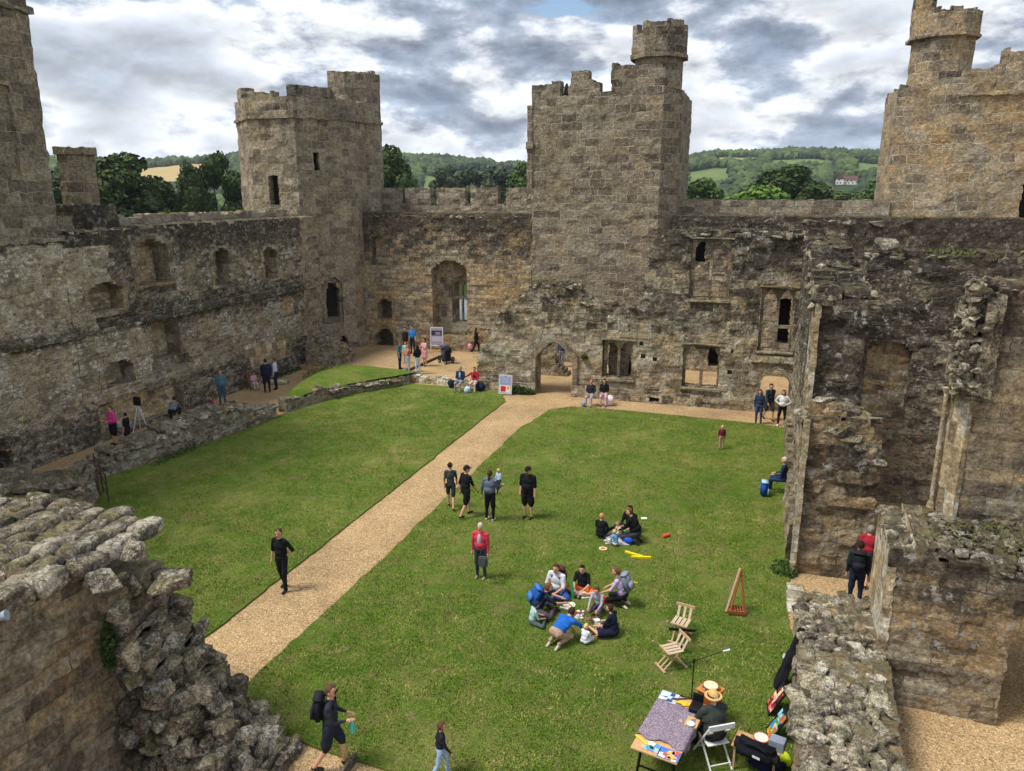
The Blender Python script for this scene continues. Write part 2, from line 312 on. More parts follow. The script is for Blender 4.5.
def grid_wall(name, path, H, T, mat, c=.15, z0=0., top=None, feats=(), amp=.05, rag=.0, rw=.5, rh=.3, closed=False, parent=None, mask=None, seed=1, batter=0., extra=None, back=True, jit=.25, inner=None):
    """a masonry wall on a cell grid along a path (visible face on the right hand side of the path):
    feats = (shape,u0,u1,z0,z1,depth[,rise[,material]]), depth>=T goes through, depth<0 stands proud"""
    pts = [Vector((p[0], p[1])) for p in path]
    n = len(pts); segs = [(pts[i], pts[(i+1) % n]) for i in range(n if closed else n-1)]
    dirs = [(b-a).normalized() for a, b in segs]; nor = [Vector((d.y, -d.x)) for d in dirs]
    US, PX, NX = [], [], []; u = 0.
    for k, (a, b) in enumerate(segs):
        L = (b-a).length; m = max(1, round(L/c))
        pn = nor[k-1] if (k > 0 or closed) else nor[k]
        for i in range(m):
            if i == 0:
                mm = (nor[k]+pn); mm = mm/(1+nor[k].dot(pn))
            else: mm = nor[k]
            US.append(u+L*i/m); PX.append(a+(b-a)*(i/m)); NX.append(mm)
        u += L
    US.append(u)
    if closed: PX.append(PX[0]); NX.append(NX[0])
    else: PX.append(segs[-1][1]); NX.append(nor[-1])
    US = np.array(US); nu = len(US)-1; nz = int(math.ceil(H/c)); ZS = np.arange(nz+1)*(H/nz)
    cu = (US[:-1]+US[1:])/2; cz = (ZS[:-1]+ZS[1:])/2
    CU, CZ = np.meshgrid(cu, cz, indexing='ij')
    tp = np.full_like(CU, H+1) if top is None else np.repeat(np.asarray(top(cu), float)[:, None], nz, 1)
    if rag: tp = tp+rag*(hash2(np.floor(CU/rw+.3*hash2(0, np.floor(CZ/rh), seed)), np.floor(CZ/rh), seed)-.5)*2*.6+rag*(fbm(CU*1.3, CU*0+seed, seed)-.5)*.8
    solid = CZ < tp-1e-6
    if mask is not None: solid &= mask(CU, CZ)
    dep = np.zeros_like(CU); mi = np.zeros(CU.shape, int)
    mats = [mat]
    for f in feats:
        sh, a, b, za, zb, d = f[:6]; rise = f[6] if len(f) > 6 else 0
        t = np.clip((CU-a)/(b-a), 0, 1)*2-1
        topc = zb
        if sh == 'arch': topc = zb-rise*t*t
        if sh == 'gothic': topc = zb-rise*(np.abs(t)**1.5)
        if sh == 'rough': topc = zb+.35*(fbm(CU*1.1, CU*0, seed+5)-.5)*2
        if sh == 'band': topc = zb+rise*(fbm(CU*.8, CU*0+3, seed+9)-.5)*2
        ins = (CU > a) & (CU < b) & (CZ > za) & (CZ < topc)
        if d >= T: solid &= ~ins
        else: dep = np.where(ins, d, dep)
        if len(f) > 7:
            if f[7] not in mats: mats.append(f[7])
            mi = np.where(ins, mats.index(f[7]), mi)
    if extra is not None:
        dep, mi2 = extra(CU, CZ, dep)
        mi = np.where(mi2 >= 0, mi2, mi)
    if inner is not None and inner not in mats: mats.append(inner)
    im = mats.index(inner) if inner is not None else 0
    GU, GZ = np.meshgrid(US, ZS, indexing='ij')
    if closed: GU[-1] = 0
    cr = np.floor(GZ/rh+.35*vnoise(GU*.7, GZ*.7, seed)); st = np.floor(GU/rw+hash2(cr, cr*0, seed)*7)
    rel = amp*((hash2(st, cr, seed+2)-.5)*1.1+(fbm(GU*2.3, GZ*2.3, seed)-.5)*1.6)
    ju = (hash2(np.arange(nu+1)[:, None]+np.zeros((1, nz+1)), np.arange(nz+1)[None]+np.zeros((nu+1, 1)), seed+3)-.5)*c*jit*2
    jz = (hash2(np.arange(nu+1)[:, None]+np.zeros((1, nz+1)), np.arange(nz+1)[None]+np.zeros((nu+1, 1)), seed+4)-.5)*c*jit*2
    ju[0] = 0; ju[-1] = 0; jz[:, 0] = 0
    PXa = np.array([(p.x, p.y) for p in PX]); NXa = np.array([(p.x, p.y) for p in NX])
    V, UV, vid = [], [], {}
    K = max(1, int(round(T/max(c*1.6, .28))))
    def vert(i, j, d, kind=0):
        if closed and i == nu: i = 0
        key = (i, j, round(d, 3), kind)
        r = vid.get(key)
        if r is None:
            e = rel[i, j]*(1 if kind != 2 else 0)
            z = ZS[j]+jz[i, j]*(1)
            if kind == 1: z += (hash2(i*1.7+d*9, j, seed+6)-.5)*(amp*2.2)
            off = e-d-batter*z if kind != 2 else -d
            tx = PXa[min(i+1, nu)]-PXa[max(i-1, 0)]; tl = math.hypot(*tx) or 1
            x = PXa[i, 0]+NXa[i, 0]*off+tx[0]/tl*ju[i, j]*(kind != 2); y = PXa[i, 1]+NXa[i, 1]*off+tx[1]/tl*ju[i, j]*(kind != 2)
            r = len(V); vid[key] = r; V.append((x, y, z0+z))
        return r
    F, FM, UVL = [], [], []
    def quad(ids, uv, m): F.append(ids); FM.append(m); UVL.extend(uv)
    S = solid
    def getd(i, j):
        if closed: i %= nu
        if i < 0 or i >= nu or j < 0 or j >= nz or not S[i, j]: return None
        return float(dep[i, j])
    for i in range(nu):
        u0, u1 = float(US[i]), float(US[i+1])
        for j in range(nz):
            if not S[i, j]: continue
            d = float(dep[i, j]); m = int(mi[i, j]); a0, a1 = float(ZS[j]), float(ZS[j+1])
            quad((vert(i, j, d), vert(i+1, j, d), vert(i+1, j+1, d), vert(i, j+1, d)), ((u0, a0), (u1, a0), (u1, a1), (u0, a1)), m)
            if back: quad((vert(i+1, j, T, 2), vert(i, j, T, 2), vert(i, j+1, T, 2), vert(i+1, j+1, T, 2)), ((u1, a0), (u0, a0), (u0, a1), (u1, a1)), m)
            # steps towards neighbours
            for (ni, nj, e0, e1) in ((i-1, j, (i, j), (i, j+1)), (i+1, j, (i+1, j+1), (i+1, j)), (i, j-1, (i+1, j), (i, j)), (i, j+1, (i, j+1), (i+1, j+1))):
                nd = getd(ni, nj)
                if nd is not None:
                    if nd <= d+1e-6: continue
                    # neighbour is deeper: face between
                    quad((vert(*e0, d), vert(*e1, d), vert(*e1, nd), vert(*e0, nd)), ((u0, a0), (u0, a1), (u0+nd-d, a1), (u0+nd-d, a0)), im if inner is not None else m)
                elif back:
                    up = nj == j+1
                    prev = (vert(*e0, d), vert(*e1, d)); pd = d
                    for k in range(1, K+1):
                        dd = d+(T-d)*k/K; kind = 2 if k == K else 1
                        cur = (vert(*e0, dd, kind), vert(*e1, dd, kind))
                        if up: uvq = ((u0, pd+50), (u1, pd+50), (u1, dd+50), (u0, dd+50))
                        else: uvq = ((u0+pd, a0), (u0+pd, a1), (u0+dd, a1), (u0+dd, a0))
                        quad((prev[0], prev[1], cur[1], cur[0]), uvq, im if (inner is not None and not up) else m)
                        prev = cur; pd = dd
    o = mk(name, V, F, mats, parent, FM, UVL)
    return o

# stones: a small library of lumpy blocks, stamped by numpy
def stone_lib(n=16, cuts=2, seed=5):
    """angular, slightly weathered blocks: convex hulls with rounded corners and a rough skin"""
    lib = []; r = random.Random(seed)
    for k in range(n):
        bm = bmesh.new()
        for s in range(16):
            v = Vector((r.uniform(-1, 1), r.uniform(-1, 1), r.uniform(-1, 1))); m = max(abs(v.x), abs(v.y), abs(v.z)); v = v/m*r.uniform(.86, 1.0); bm.verts.new(v)
        h = bmesh.ops.convex_hull(bm, input=bm.verts); bmesh.ops.delete(bm, geom=list({g for g in h['geom_interior'] if isinstance(g, bmesh.types.BMVert)}), context='VERTS')
        bmesh.ops.triangulate(bm, faces=bm.faces)
        bmesh.ops.bevel(bm, geom=list(bm.edges), offset=.09, segments=1, affect='EDGES', clamp_overlap=True)
        for v in bm.verts: v.co = Vector([max(-1.02, min(1.02, q)) for q in v.co])
        bmesh.ops.triangulate(bm, faces=bm.faces)
        if cuts > 1:
            bmesh.ops.subdivide_edges(bm, edges=[e for e in bm.edges if e.calc_length() > .3], cuts=cuts-1, use_grid_fill=True); bmesh.ops.triangulate(bm, faces=bm.faces)
        bm.verts.ensure_lookup_table()
        for v in bm.verts: v.co *= 1+mnoise.noise(v.co*1.6+Vector((k*5.1, 0, 0)))*.16+mnoise.noise(v.co*4+Vector((k*5.1, 9, 0)))*.08
        vv = np.clip(np.array([x.co[:] for x in bm.verts]), -1.12, 1.12); f = np.array([[q.index for q in pp_.verts] for pp_ in bm.faces]); bm.free(); lib.append((vv, f))
    return lib
def round_lib(n=14, sub=3, boxy=.68):
    lib = []
    for k in range(n):
        bm = bmesh.new(); bmesh.ops.create_icosphere(bm, subdivisions=sub, radius=1)
        v = np.array([x.co[:] for x in bm.verts]); f = np.array([[q.index for q in pp_.verts] for pp_ in bm.faces]); bm.free()
        m = np.abs(v).max(1, keepdims=True); v = v*(1-boxy)+(v/m)*boxy
        nn = np.array([mnoise.noise(Vector(p)*.9+Vector((k*5.1, 0, 0)))*.17+mnoise.noise(Vector(p)*2.6+Vector((k*5.1, 9, 0)))*.11+mnoise.noise(Vector(p)*8+Vector((k*5.1, 2, 0)))*.03 for p in v])
        lib.append((v*(1+nn[:, None]), f))
    return lib
LIBR = round_lib(); LIB = stone_lib(16, 1, 5); LIBL = stone_lib(14, 3, 8)
def stones(name, items, mat, parent=None, lib=None, smooth=False):
    """items: (x,y,z, sx,sy,sz, rz, tilt)"""
    lib = lib or LIB; VV, FF, TT = [], [], []; off = 0
    for q, (x, y, z, sx, sy, sz, rz, ti) in enumerate(items):
        v, f = lib[q % len(lib)]
        w = v*np.array([sx, sy, sz])
        a, b = math.cos(rz), math.sin(rz); ca, sa = math.cos(ti), math.sin(ti)
        w = np.stack([w[:, 0], w[:, 1]*ca-w[:, 2]*sa, w[:, 1]*sa+w[:, 2]*ca], 1)
        w = np.stack([w[:, 0]*a-w[:, 1]*b+x, w[:, 0]*b+w[:, 1]*a+y, w[:, 2]+z], 1)
        VV.append(w); FF.append(f+off); off += len(w); TT.append(np.full(len(w), float(hash2(x*3.3, y*5.1, z))))
    if not VV: return None
    o = mk(name, np.concatenate(VV), np.concatenate(FF).tolist(), mat, parent, smooth=smooth)
    at_ = o.data.attributes.new('tone', 'FLOAT', 'POINT'); at_.data.foreach_set('value', np.concatenate(TT).astype(np.float32))
    return o
def pave(path, T, top, su, sd, seed=1, umin=0, umax=None, h=.6, rise=.30, inset=0., fill=.52, jit=.18):
    """stones bedded side by side over the top of a wall"""
    r = random.Random(seed); pts = [Vector(p) for p in path]; seg = [(pts[i], pts[i+1], (pts[i+1]-pts[i]).length) for i in range(len(pts)-1)]; tot = sum(s_[2] for s_ in seg); out = []
    umax = umax or tot; d = -inset+sd*.45; row = 0
    while d < T:
        u = umin+su*(.2+.5*(row % 2))+r.uniform(0, su*.3)
        while u < umax:
            w = su*r.uniform(.65, 1.35); uu = u+w/2
            for a, b, L in seg:
                if uu <= L: break
                uu -= L
            dr = (b-a).normalized(); nn = Vector((dr.y, -dr.x)); p = a+dr*min(uu, L)-nn*(d+r.gauss(0, sd*jit)); z = float(top(np.array([u+w/2]))[0]); sl = float(top(np.array([u+w/2+.15]))[0])-z
            sd_ = sd*r.uniform(.8, 1.15)
            out.append((p.x, p.y, z+r.uniform(-.03, .05)+sd_*h*(rise-.3), w*fill, sd_*fill, sd_*h*fill, math.atan2(dr.y, dr.x)+r.gauss(0, .16), r.gauss(0, .10)))
            u += w
        d += sd*r.uniform(.9, 1.05); row += 1
    return out
def top_stones(path, T, top, n, s0, s1, seed=1, umin=0, umax=None, sink=.35, flatness=.6, z0=0, inset=.0):
    r = random.Random(seed); pts = [Vector(p) for p in path]; out = []
    seg = [(pts[i], pts[i+1], (pts[i+1]-pts[i]).length) for i in range(len(pts)-1)]; tot = sum(s[2] for s in seg)
    umax = umax or tot
    for _ in range(n):
        u = r.uniform(umin, umax); d = r.uniform(-inset, T-.05); uu = u
        for a, b, L in seg:
            if uu <= L: break
            uu -= L
        dr = (b-a).normalized(); nn = Vector((dr.y, -dr.x)); p = a+dr*min(uu, L)-nn*d
        s = r.uniform(s0, s1)*r.uniform(.7, 1.2)
        z = z0+float(top(np.array([u]))[0])
        out.append((p.x, p.y, z-s*sink*.5+r.uniform(-.02, .05), s*r.uniform(.5, .75), s*r.uniform(.4, .6), s*flatness*r.uniform(.35, .6), math.atan2(dr.y, dr.x)+r.gauss(0, .35), r.gauss(0, .22)))
    return out

def box(bm, cx, cy, cz, sx, sy, sz, rz=0, mi=0, M4=None):
    mt = Matrix.Translation((cx, cy, cz)) @ Matrix.Rotation(rz, 4, 'Z') @ Matrix.Diagonal((sx, sy, sz, 1))
    if M4 is not None: mt = M4 @ mt
    r = bmesh.ops.create_cube(bm, size=1, matrix=mt)
    for f in {f for v in r['verts'] for f in v.link_faces}: f.material_index = mi
def tube(bm, a, b, ra, rb=None, n=8, mi=0, caps=True):
    a, b = Vector(a), Vector(b); d = b-a; rb = ra if rb is None else rb
    q = d.to_track_quat('Z', 'Y').to_matrix().to_4x4()
    r = bmesh.ops.create_cone(bm, cap_ends=caps, segments=n, radius1=ra, radius2=max(rb, 1e-4), depth=d.length, matrix=Matrix.Translation((a+b)/2) @ q)
    for f in {f for v in r['verts'] for f in v.link_faces}: f.material_index = mi
def bar(bm, a, b, w, t, mi=0, up=(0, 0, 1)):
    """rectangular bar from a to b, w across, t thick"""
    a, b = Vector(a), Vector(b); d = (b-a); L = d.length; d.normalize(); up = Vector(up)
    x = d.cross(up)
    if x.length < 1e-3: x = d.cross(Vector((1, 0, 0)))
    x.normalize(); y = x.cross(d)
    m = Matrix((x, d, y)).transposed().to_4x4(); m.translation = (a+b)/2
    r = bmesh.ops.create_cube(bm, size=1, matrix=m @ Matrix.Diagonal((w, L, t, 1)))
    for f in {f for v in r['verts'] for f in v.link_faces}: f.material_index = mi
def obm(name, bm, mats, parent=None, bevel=0, smooth=False):
    me = bpy.data.meshes.new(name)
    if bevel: bmesh.ops.bevel(bm, geom=list(bm.edges), offset=bevel, segments=1, affect='EDGES')
    bm.to_mesh(me); bm.free()
    for m in (mats if isinstance(mats, (list, tuple)) else [mats]): me.materials.append(m)
    if smooth: me.polygons.foreach_set('use_smooth', np.ones(len(me.polygons), dtype=bool))
    o = bpy.data.objects.new(name, me); COL.objects.link(o)
    if parent: o.parent = parent
    return o
def prism(name, pts, z0, z1, mat, parent=None):
    n = len(pts); V = [(x, y, z0) for x, y in pts]+[(x, y, z1) for x, y in pts]
    F = [tuple(range(n-1, -1, -1)), tuple(range(n, 2*n))]+[(i, (i+1) % n, n+(i+1) % n, n+i) for i in range(n)]
    uv = []
    for f in F:
        for k in f: uv.append((V[k][0], V[k][1]+V[k][2]))
    return mk(name, V, F, mat, parent, uvs=uv)
# ================================================================= SETTING: ground
def sheet(name, poly, z, mat, th=.05, kind='structure', dens=.35, jit=.028, seed=3):
    r = random.Random(seed); P = []
    n = len(poly)
    for i in range(n):
        a = Vector(poly[i]); b = Vector(poly[(i+1) % n]); L = (b-a).length; m = max(1, int(L/dens)); t = (b-a).normalized(); nn = Vector((t.y, -t.x))
        for k in range(m): P.append(a+(b-a)*(k/m)+nn*((r.random()-.5)*2*jit+ (vnoise(np.array(k*.31+i*9), np.array(2.), seed)-.5)*jit*3))
    bm = bmesh.new(); vs_ = [bm.verts.new((p.x, p.y, z)) for p in P]; f = bm.faces.new(vs_)
    ex = bmesh.ops.extrude_face_region(bm, geom=[f])
    for v in [g for g in ex['geom'] if isinstance(g, bmesh.types.BMVert)]: v.co.z -= th
    bmesh.ops.triangulate(bm, faces=[f for f in bm.faces if len(f.verts) > 4]); bmesh.ops.recalc_face_normals(bm, faces=bm.faces)
    o = obm(name, bm, mat); return tag(o, kind=kind)
tag(prism('gravel_ground', [(-42, -12), (40, -12), (40, 52), (-42, 52)], -6, 0, M['gravel']), kind='structure')
left_lawn = [(-11.45, 34.3), (-11.45, 22.3), (-11.55, 13), (-11.7, 5), (-21, 5), (-22.1, 19.0), (-21.3, 22.5), (-20.9, 25), (-20.5, 29.0), (-19.5, 33.2), (-17.8, 36.0), (-14, 36.2), (-12.1, 35.9)]
right_lawn = [(-8.9, 33.5), (-9.45, 30), (-9.45, 18.4), (-9.55, 11.3), (-9.4, 10.55), (-7.3, 10.35), (-5.0, 10.15), (-2, 9.9), (1.12, 9.9), (1.24, 12.4), (1.42, 16.9), (1.25, 18.2), (1.45, 19.8), (1.4, 21.5), (1.65, 33.9), (0, 34.15), (-4, 34.4), (-8.0, 34.35)]
sheet('lawn', left_lawn, .045, M['lawn'], seed=4); sheet('lawn', right_lawn, .045, M['lawn'], seed=5)
# raised gravel floor of the old room, with its stone kerb
tag(prism('room_floor', [(-25, 37.2), (-17.8, 36.7), (-13.3, 36.75), (-13.3, 44.2), (-25, 44.2)], 0, .26, M['gravel']), kind='structure')

# ================================================================= WALLS AND TOWERS
# west curtain (left of the picture), inner face x=-25.5
sx = -25.5; y0 = 22.8
F = [('band', 0, 17.4, 0, 1.35, -.28, .5), ('band', 0, 17.4, 4.42, 4.82, -.16, .1),
     ('arch', 3.35, 5.7, 5.9, 8.25, -.03, .3, M['dress']), ('arch', 8.3, 9.85, 5.4, 7.5, -.03, .3, M['dress']), ('arch', 12.3, 13.8, 5.25, 7.3, -.03, .3, M['dress']), ('arch', 0.65, 2.85, 5.1, 6.75, -.03, .3, M['dress']), ('arch', 3.7, 5.9, 2.6, 4.42, -.03, .3, M['dress']), ('arch', 0.9, 3.0, 1.95, 3.45, -.03, .3, M['dress']), 
     ('arch', 3.55, 5.5, 6.05, 8.0, .85, .35, M['infill']), ('rect', 3.4, 5.9, 5.6, 5.95, .22), ('rect', 3.62, 3.95, 6.4, 7.7, 1.3, 0, M['black']),
     ('arch', 8.5, 9.65, 5.5, 7.3, .75, .2, M['infill']), ('arch', 12.5, 13.6, 5.35, 7.1, .75, .2, M['infill']),
     ('arch', .9, 2.6, 5.25, 6.45, .7, .3, M['infill']), ('arch', 3.9, 5.7, 2.65, 4.4, .8, .15, M['infill']), ('rect', 3.8, 6.2, 2.2, 2.6, .3),
     ('arch', 1.15, 2.75, 2.05, 3.15, .7, .35, M['infill']), ('arch', 14.0, 15.5, 3.1, 4.3, .3, .2, M['infill']),
     ('rough', 0.4, 5.2, .25, 1.7, .15, 0, M['infill']), ('rough', 10.3, 14.0, .9, 2.3, .05, 0, M['pale_dress'])]
def west_extra(U, Z, dep):
    mi = np.full(U.shape, -1)
    e = (U < 1.6+1.4*(fbm(Z*.6, U*0, 3)-.5)*2+ (Z < 4.6)*2.2) & (dep <= 0) & (Z > 1.5) & (Z < 7.9)
    mi[e] = WEST_PL
    k = (U > 16.2) & (dep <= 0); mi[k] = WEST_ASH
    return dep, mi
WEST_PL = 3; WEST_ASH = 4
_F = F
def build_west():
    # materials are collected in feature order: base, infill, black, ... ; plaster and ashlar patches are appended through two hidden features
    feats = [('rect', -9, -8, 0, .1, .1, 0, M['infill']), ('rect', -9, -8, 0, .1, .1, 0, M['black']), ('rect', -9, -8, 0, .1, .1, 0, M['plaster']), ('rect', -9, -8, 0, .1, .1, 0, M['west'])]+_F
    o = grid_wall('curtain_wall', [(sx, y0), (sx, y0+18.0)], 8.6, 2.0, M['left'], c=.115, jit=.15, feats=feats, amp=.07, rag=.12, rw=.45, rh=.22, seed=11, extra=west_extra, inner=M['dress'],
                  top=pl([(0, 8.3), (2, 8.5), (17, 8.62), (19, 8.62)]))
    return tag(o, 'long dark lichened curtain wall with blocked window recesses on the left', 'castle wall')
wcur = build_west()
par = grid_wall('parapet', [(sx-1.5, y0+.3), (sx-1.5, y0+17.2)], .85, .5, M['merlon'], c=.15, z0=8.45, amp=.04, rag=.10, seed=12, parent=wcur, top=pl([(0, .5), (17, .55)]))
st = stones('coping_stones', top_stones([(sx-.05, y0), (sx-.05, y0+17)], .6, lambda u: 8.58+u*0, 90, .2, .42, 5, sink=.9), M['boulder'], wcur)

# near west tower, rising out of the top left of the picture
def tower_left_extra(U, Z, dep):
    mi = np.full(U.shape, -1); mi[(Z < 8.25)] = 1
    mi[(Z < 1.5)] = 2
    return dep, mi
tl = grid_wall('wall_tower', [(sx, 2), (sx, y0), (sx-6, y0)], 18.2, 1.6, M['west'], c=.2, feats=[('rect', -9, -8, 0, .1, .1, 0, M['plaster']), ('rect', -9, -8, 0, .1, .1, 0, M['left']),
     ('band', 0, 20.8, 0, 1.45, -.3, .5), ('band', 0, 20.8, 4.42, 4.82, -.16, .1), ('band', 0, 20.8, 8.15, 8.5, -.10, .1), ('rect', 0, 27, 16.2, 16.45, -.14), ('rect', 18.6, 19.6, 10.4, 13.6, .12), ('arch', 16.2, 17.1, 0, 1.35, 1.0, .3, M['black'])],
     amp=.05, rag=.05, seed=13, extra=tower_left_extra, rw=.6, rh=.35)
tag(tl, 'tall pale plastered stone tower cut off by the left edge of the view', 'tower')
# chimney stack on the west wall
ch = empty('chimney_stack', 'narrow octagonal stone chimney standing on the left wall beside the big tower', 'chimney', (-27.5, 25.9, 8.4))
def octo(cx, cy, r, rot=22.5, n=8): return [(cx+r*math.cos(R(rot+k*360/n)), cy+r*math.sin(R(rot+k*360/n))) for k in range(n)]
o = grid_wall('stack', octo(0, 0, .74), 3.15, .2, M['west'], c=.15, amp=.03, closed=True, parent=ch, rag=.02, seed=14)
o = grid_wall('cap', octo(0, 0, .86), .28, .3, M['west'], c=.14, z0=3.12, amp=.02, closed=True, parent=ch, seed=15)
o = grid_wall('plinth', [(.55, -1.0), (.95, -.6), (.95, .9), (-.9, .9), (-.9, -1.0)], 1.1, .6, M['hall'], c=.15, amp=.04, closed=True, parent=ch, seed=16, rag=.2)

# north west corner tower
CW = (-28.0, 44.0); RW = 4.12
nw = empty('corner_tower', 'octagonal corner tower with a stair turret standing where left and far walls meet', 'tower', (CW[0], CW[1], 0))
pts = octo(0, 0, RW, -65)
side = 2*RW*math.sin(R(22.5))
top_nw = lambda u: np.where((u % side) < .0, 15, 15.35)+np.where((u > side*6.3) & (u < side*6.75), .6, 0)+np.where((u > side*7.1) & (u < side*7.6), .25, 0)
grid_wall('shaft', pts, 16.2, .8, M['west'], c=.17, closed=True, parent=nw, amp=.05, rag=.05, seed=21, top=top_nw, rw=.6, rh=.38, batter=0.0,
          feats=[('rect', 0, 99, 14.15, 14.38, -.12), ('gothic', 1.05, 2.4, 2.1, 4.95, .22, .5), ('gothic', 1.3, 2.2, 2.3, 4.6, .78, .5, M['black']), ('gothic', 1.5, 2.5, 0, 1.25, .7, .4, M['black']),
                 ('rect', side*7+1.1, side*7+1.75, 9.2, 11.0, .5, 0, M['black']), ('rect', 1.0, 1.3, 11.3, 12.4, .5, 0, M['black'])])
prism('roof', octo(0, 0, RW-.6, -65), 13.4, 13.6, M['hall'], nw)
tur = grid_wall('stair_turret', octo(2.55, 2.0, 1.72, 10), 9.1, .35, M['west'], c=.15, z0=8.4, closed=True, parent=nw, amp=.04, rag=.12, seed=22, rw=.6, rh=.38,
          top=lambda u: np.where(((u > 2.2) & (u < 5.2)), 9.05, 8.8), feats=[('rect', 0, 99, 5.75, 5.95, -.1)])
prism('turret_floor', octo(2.55, 2.0, 1.5, 10), 16.6, 16.75, M['hall'], tur)
grid_wall('parapet_step', [(.2, -1.9), (1.9, .2), (1.3, 2.2), (-.6, 1)], 1.3, .6, M['west'], c=.15, z0=15.0, closed=True, parent=nw, amp=.05, rag=.1, seed=23)

# far curtain between the corner tower and the gate tower
def back_extra(U, Z, dep):
    mi = np.full(U.shape, -1); return dep, mi
bc = grid_wall('curtain_wall', [(-25.6, 44), (-13.0, 44)], 8.75, 2.0, M['curtain'], c=.13, amp=.05, rag=.06, seed=31, rw=.6, rh=.3, feats=[
    ('arch', 1.9, 3.0, 5.55, 7.35, .6, .15, M['infill']), ('arch', 2.25, 3.3, 2.0, 3.35, .7, .3, M['recess_shade']), ('arch', 2.0, 3.3, 0, 1.45, .8, .4, M['recess_shade']),
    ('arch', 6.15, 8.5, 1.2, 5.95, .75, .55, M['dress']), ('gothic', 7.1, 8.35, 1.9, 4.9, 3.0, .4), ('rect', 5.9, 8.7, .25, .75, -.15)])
tag(bc, 'far stone curtain wall with crenellations and a tall window looking out over the moat', 'castle wall')
w = grid_wall('window_tracery', [(-18.5, 44.95), (-17.2, 44.95)], 3.1, .22, M['dress'], c=.05, z0=1.8, amp=.01, parent=bc, seed=5, jit=.1,
    mask=lambda U, Z: ~(((U > .12) & (U < .6) & (Z > .2) & (Z < 2.75-.8*((U-.36)/.24)**2*.4) & ~((Z > 1.65) & (Z < 1.78))) | ((U > .7) & (U < 1.18) & (Z > .2) & (Z < 2.75-.8*((U-.94)/.24)**2*.4) & ~((Z > 1.65) & (Z < 1.78)))))
mer = [(.15, 1.7), (2.05, 3.9), (4.3, 6.2), (6.65, 8.45), (9.0, 11.2)]
def top_mer(u):
    t = np.full(u.shape, .55)
    for a, b in mer: t = np.where((u > a) & (u < b), 1.62, t)
    return t
grid_wall('battlements', [(-24.2, 46), (-12.9, 46)], 1.7, .5, M['merlon'], c=.13, z0=8.7, amp=.04, rag=.06, seed=32, top=top_mer, parent=bc)
stones('coping_stones', top_stones([(-25, 44), (-13.2, 44)], .35, lambda u: 8.72+u*0, 50, .15, .35, 6, sink=1.2, flatness=.5), M['boulder'], bc)
# far curtain right of the gate tower, seen above the hall
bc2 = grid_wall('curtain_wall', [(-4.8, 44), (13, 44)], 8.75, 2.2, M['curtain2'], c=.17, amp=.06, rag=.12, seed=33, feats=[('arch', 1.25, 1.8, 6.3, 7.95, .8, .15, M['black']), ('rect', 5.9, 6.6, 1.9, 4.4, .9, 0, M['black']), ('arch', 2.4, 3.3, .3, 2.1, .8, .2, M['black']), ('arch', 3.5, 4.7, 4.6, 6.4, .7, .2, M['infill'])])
tag(bc2, 'far dark curtain wall with a low plain parapet right of the square gate tower', 'castle wall')
grid_wall('parapet', [(-4.8, 46), (6.4, 46)], .95, .5, M['merlon'], c=.15, z0=8.65, amp=.03, rag=.07, seed=34, parent=bc2)
stones('coping_stones', top_stones([(-4.3, 44), (7, 44)], 1.2, lambda u: 8.72+u*0, 90, .25, .6, 8, sink=1.1, flatness=.5), M['boulder'], bc2)

# gate tower
gt = empty('gate_tower', 'tall square stone gate tower with a battlemented round turret in the far wall', 'tower', (-13, 44, 0))
topg = pl([(0, 15.95), (1.55, 15.95), (1.6, 15.2), (2.15, 15.2), (2.2, 16.5), (3.25, 16.5), (3.3, 15.95), (3.85, 15.95), (3.9, 15.45), (4.45, 15.45), (4.5, 16.75), (6.4, 16.75), (7.3, 16.6), (7.6, 15.7), (8.7, 15.1), (8.75, 15.4), (40, 15.4)])
grid_wall('shaft', [(0, 0), (7.4, 0), (8.3, .95), (8.3, 6.5), (0, 6.5)], 17, .9, M['gate'], c=.16, closed=True, parent=gt, amp=.045, rag=.10, rw=.62, rh=.38, seed=41, top=topg,
          feats=[('band', 0, 8.8, 8.5, 8.62, -.05, .02)])
prism('roof', [(.5, .5), (7.1, .5), (7.7, 1.2), (7.7, 6), (.5, 6)], 14.0, 14.2, M['hall'], gt)
tt = grid_wall('stair_turret', octo(6.85, 1.62, 1.36), 3.6, .3, M['gate'], c=.14, z0=13.6, closed=True, parent=gt, amp=.035, seed=42, rw=.6, rh=.38)
cr = grid_wall('turret_battlements', octo(6.85, 1.62, 1.56), 1.85, .35, M['gate'], c=.13, z0=17.1, closed=True, parent=tt, amp=.035, seed=43, rag=.08, rw=.6, rh=.38,
     feats=[('rect', 0, 99, 0, .2, -.08)], top=lambda u: np.where(((u > 5.15) & (u < 5.75)) | ((u > 1.2) & (u < 1.8)) | ((u > 8.2) & (u < 8.8)), 1.2, 1.8))
prism('turret_floor', octo(6.85, 1.62, 1.3), 17.3, 17.4, M['hall'], tt)
grid_wall('corner_shaft', [(-.28, -.05), (.02, -.05), (.02, .5), (-.28, .5)], 4.6, .12, M['gate'], c=.12, z0=10.2, closed=True, parent=gt, amp=.03, seed=44, feats=[('rect', 0, 9, 2.2, 2.6, -.06)])
bm = bmesh.new(); tube(bm, (0, 0, 0), (0, 0, .5), .17, .15); tube(bm, (0, 0, .5), (0, 0, .75), .15, .05); bar(bm, (-.2, 0, .55), (.2, 0, .55), .05, .05); bar(bm, (-.2, 0, 0), (-.2, 0, .7), .04, .04); bar(bm, (.2, 0, 0), (.2, 0, .7), .04, .04)
o = obm('roof_lantern', bm, C3('#2c2a2c')); o.location = (-11.1, 44.4, 15.2); tag(o, 'small dark metal lantern set in a gap of the gate tower battlements', 'lantern')

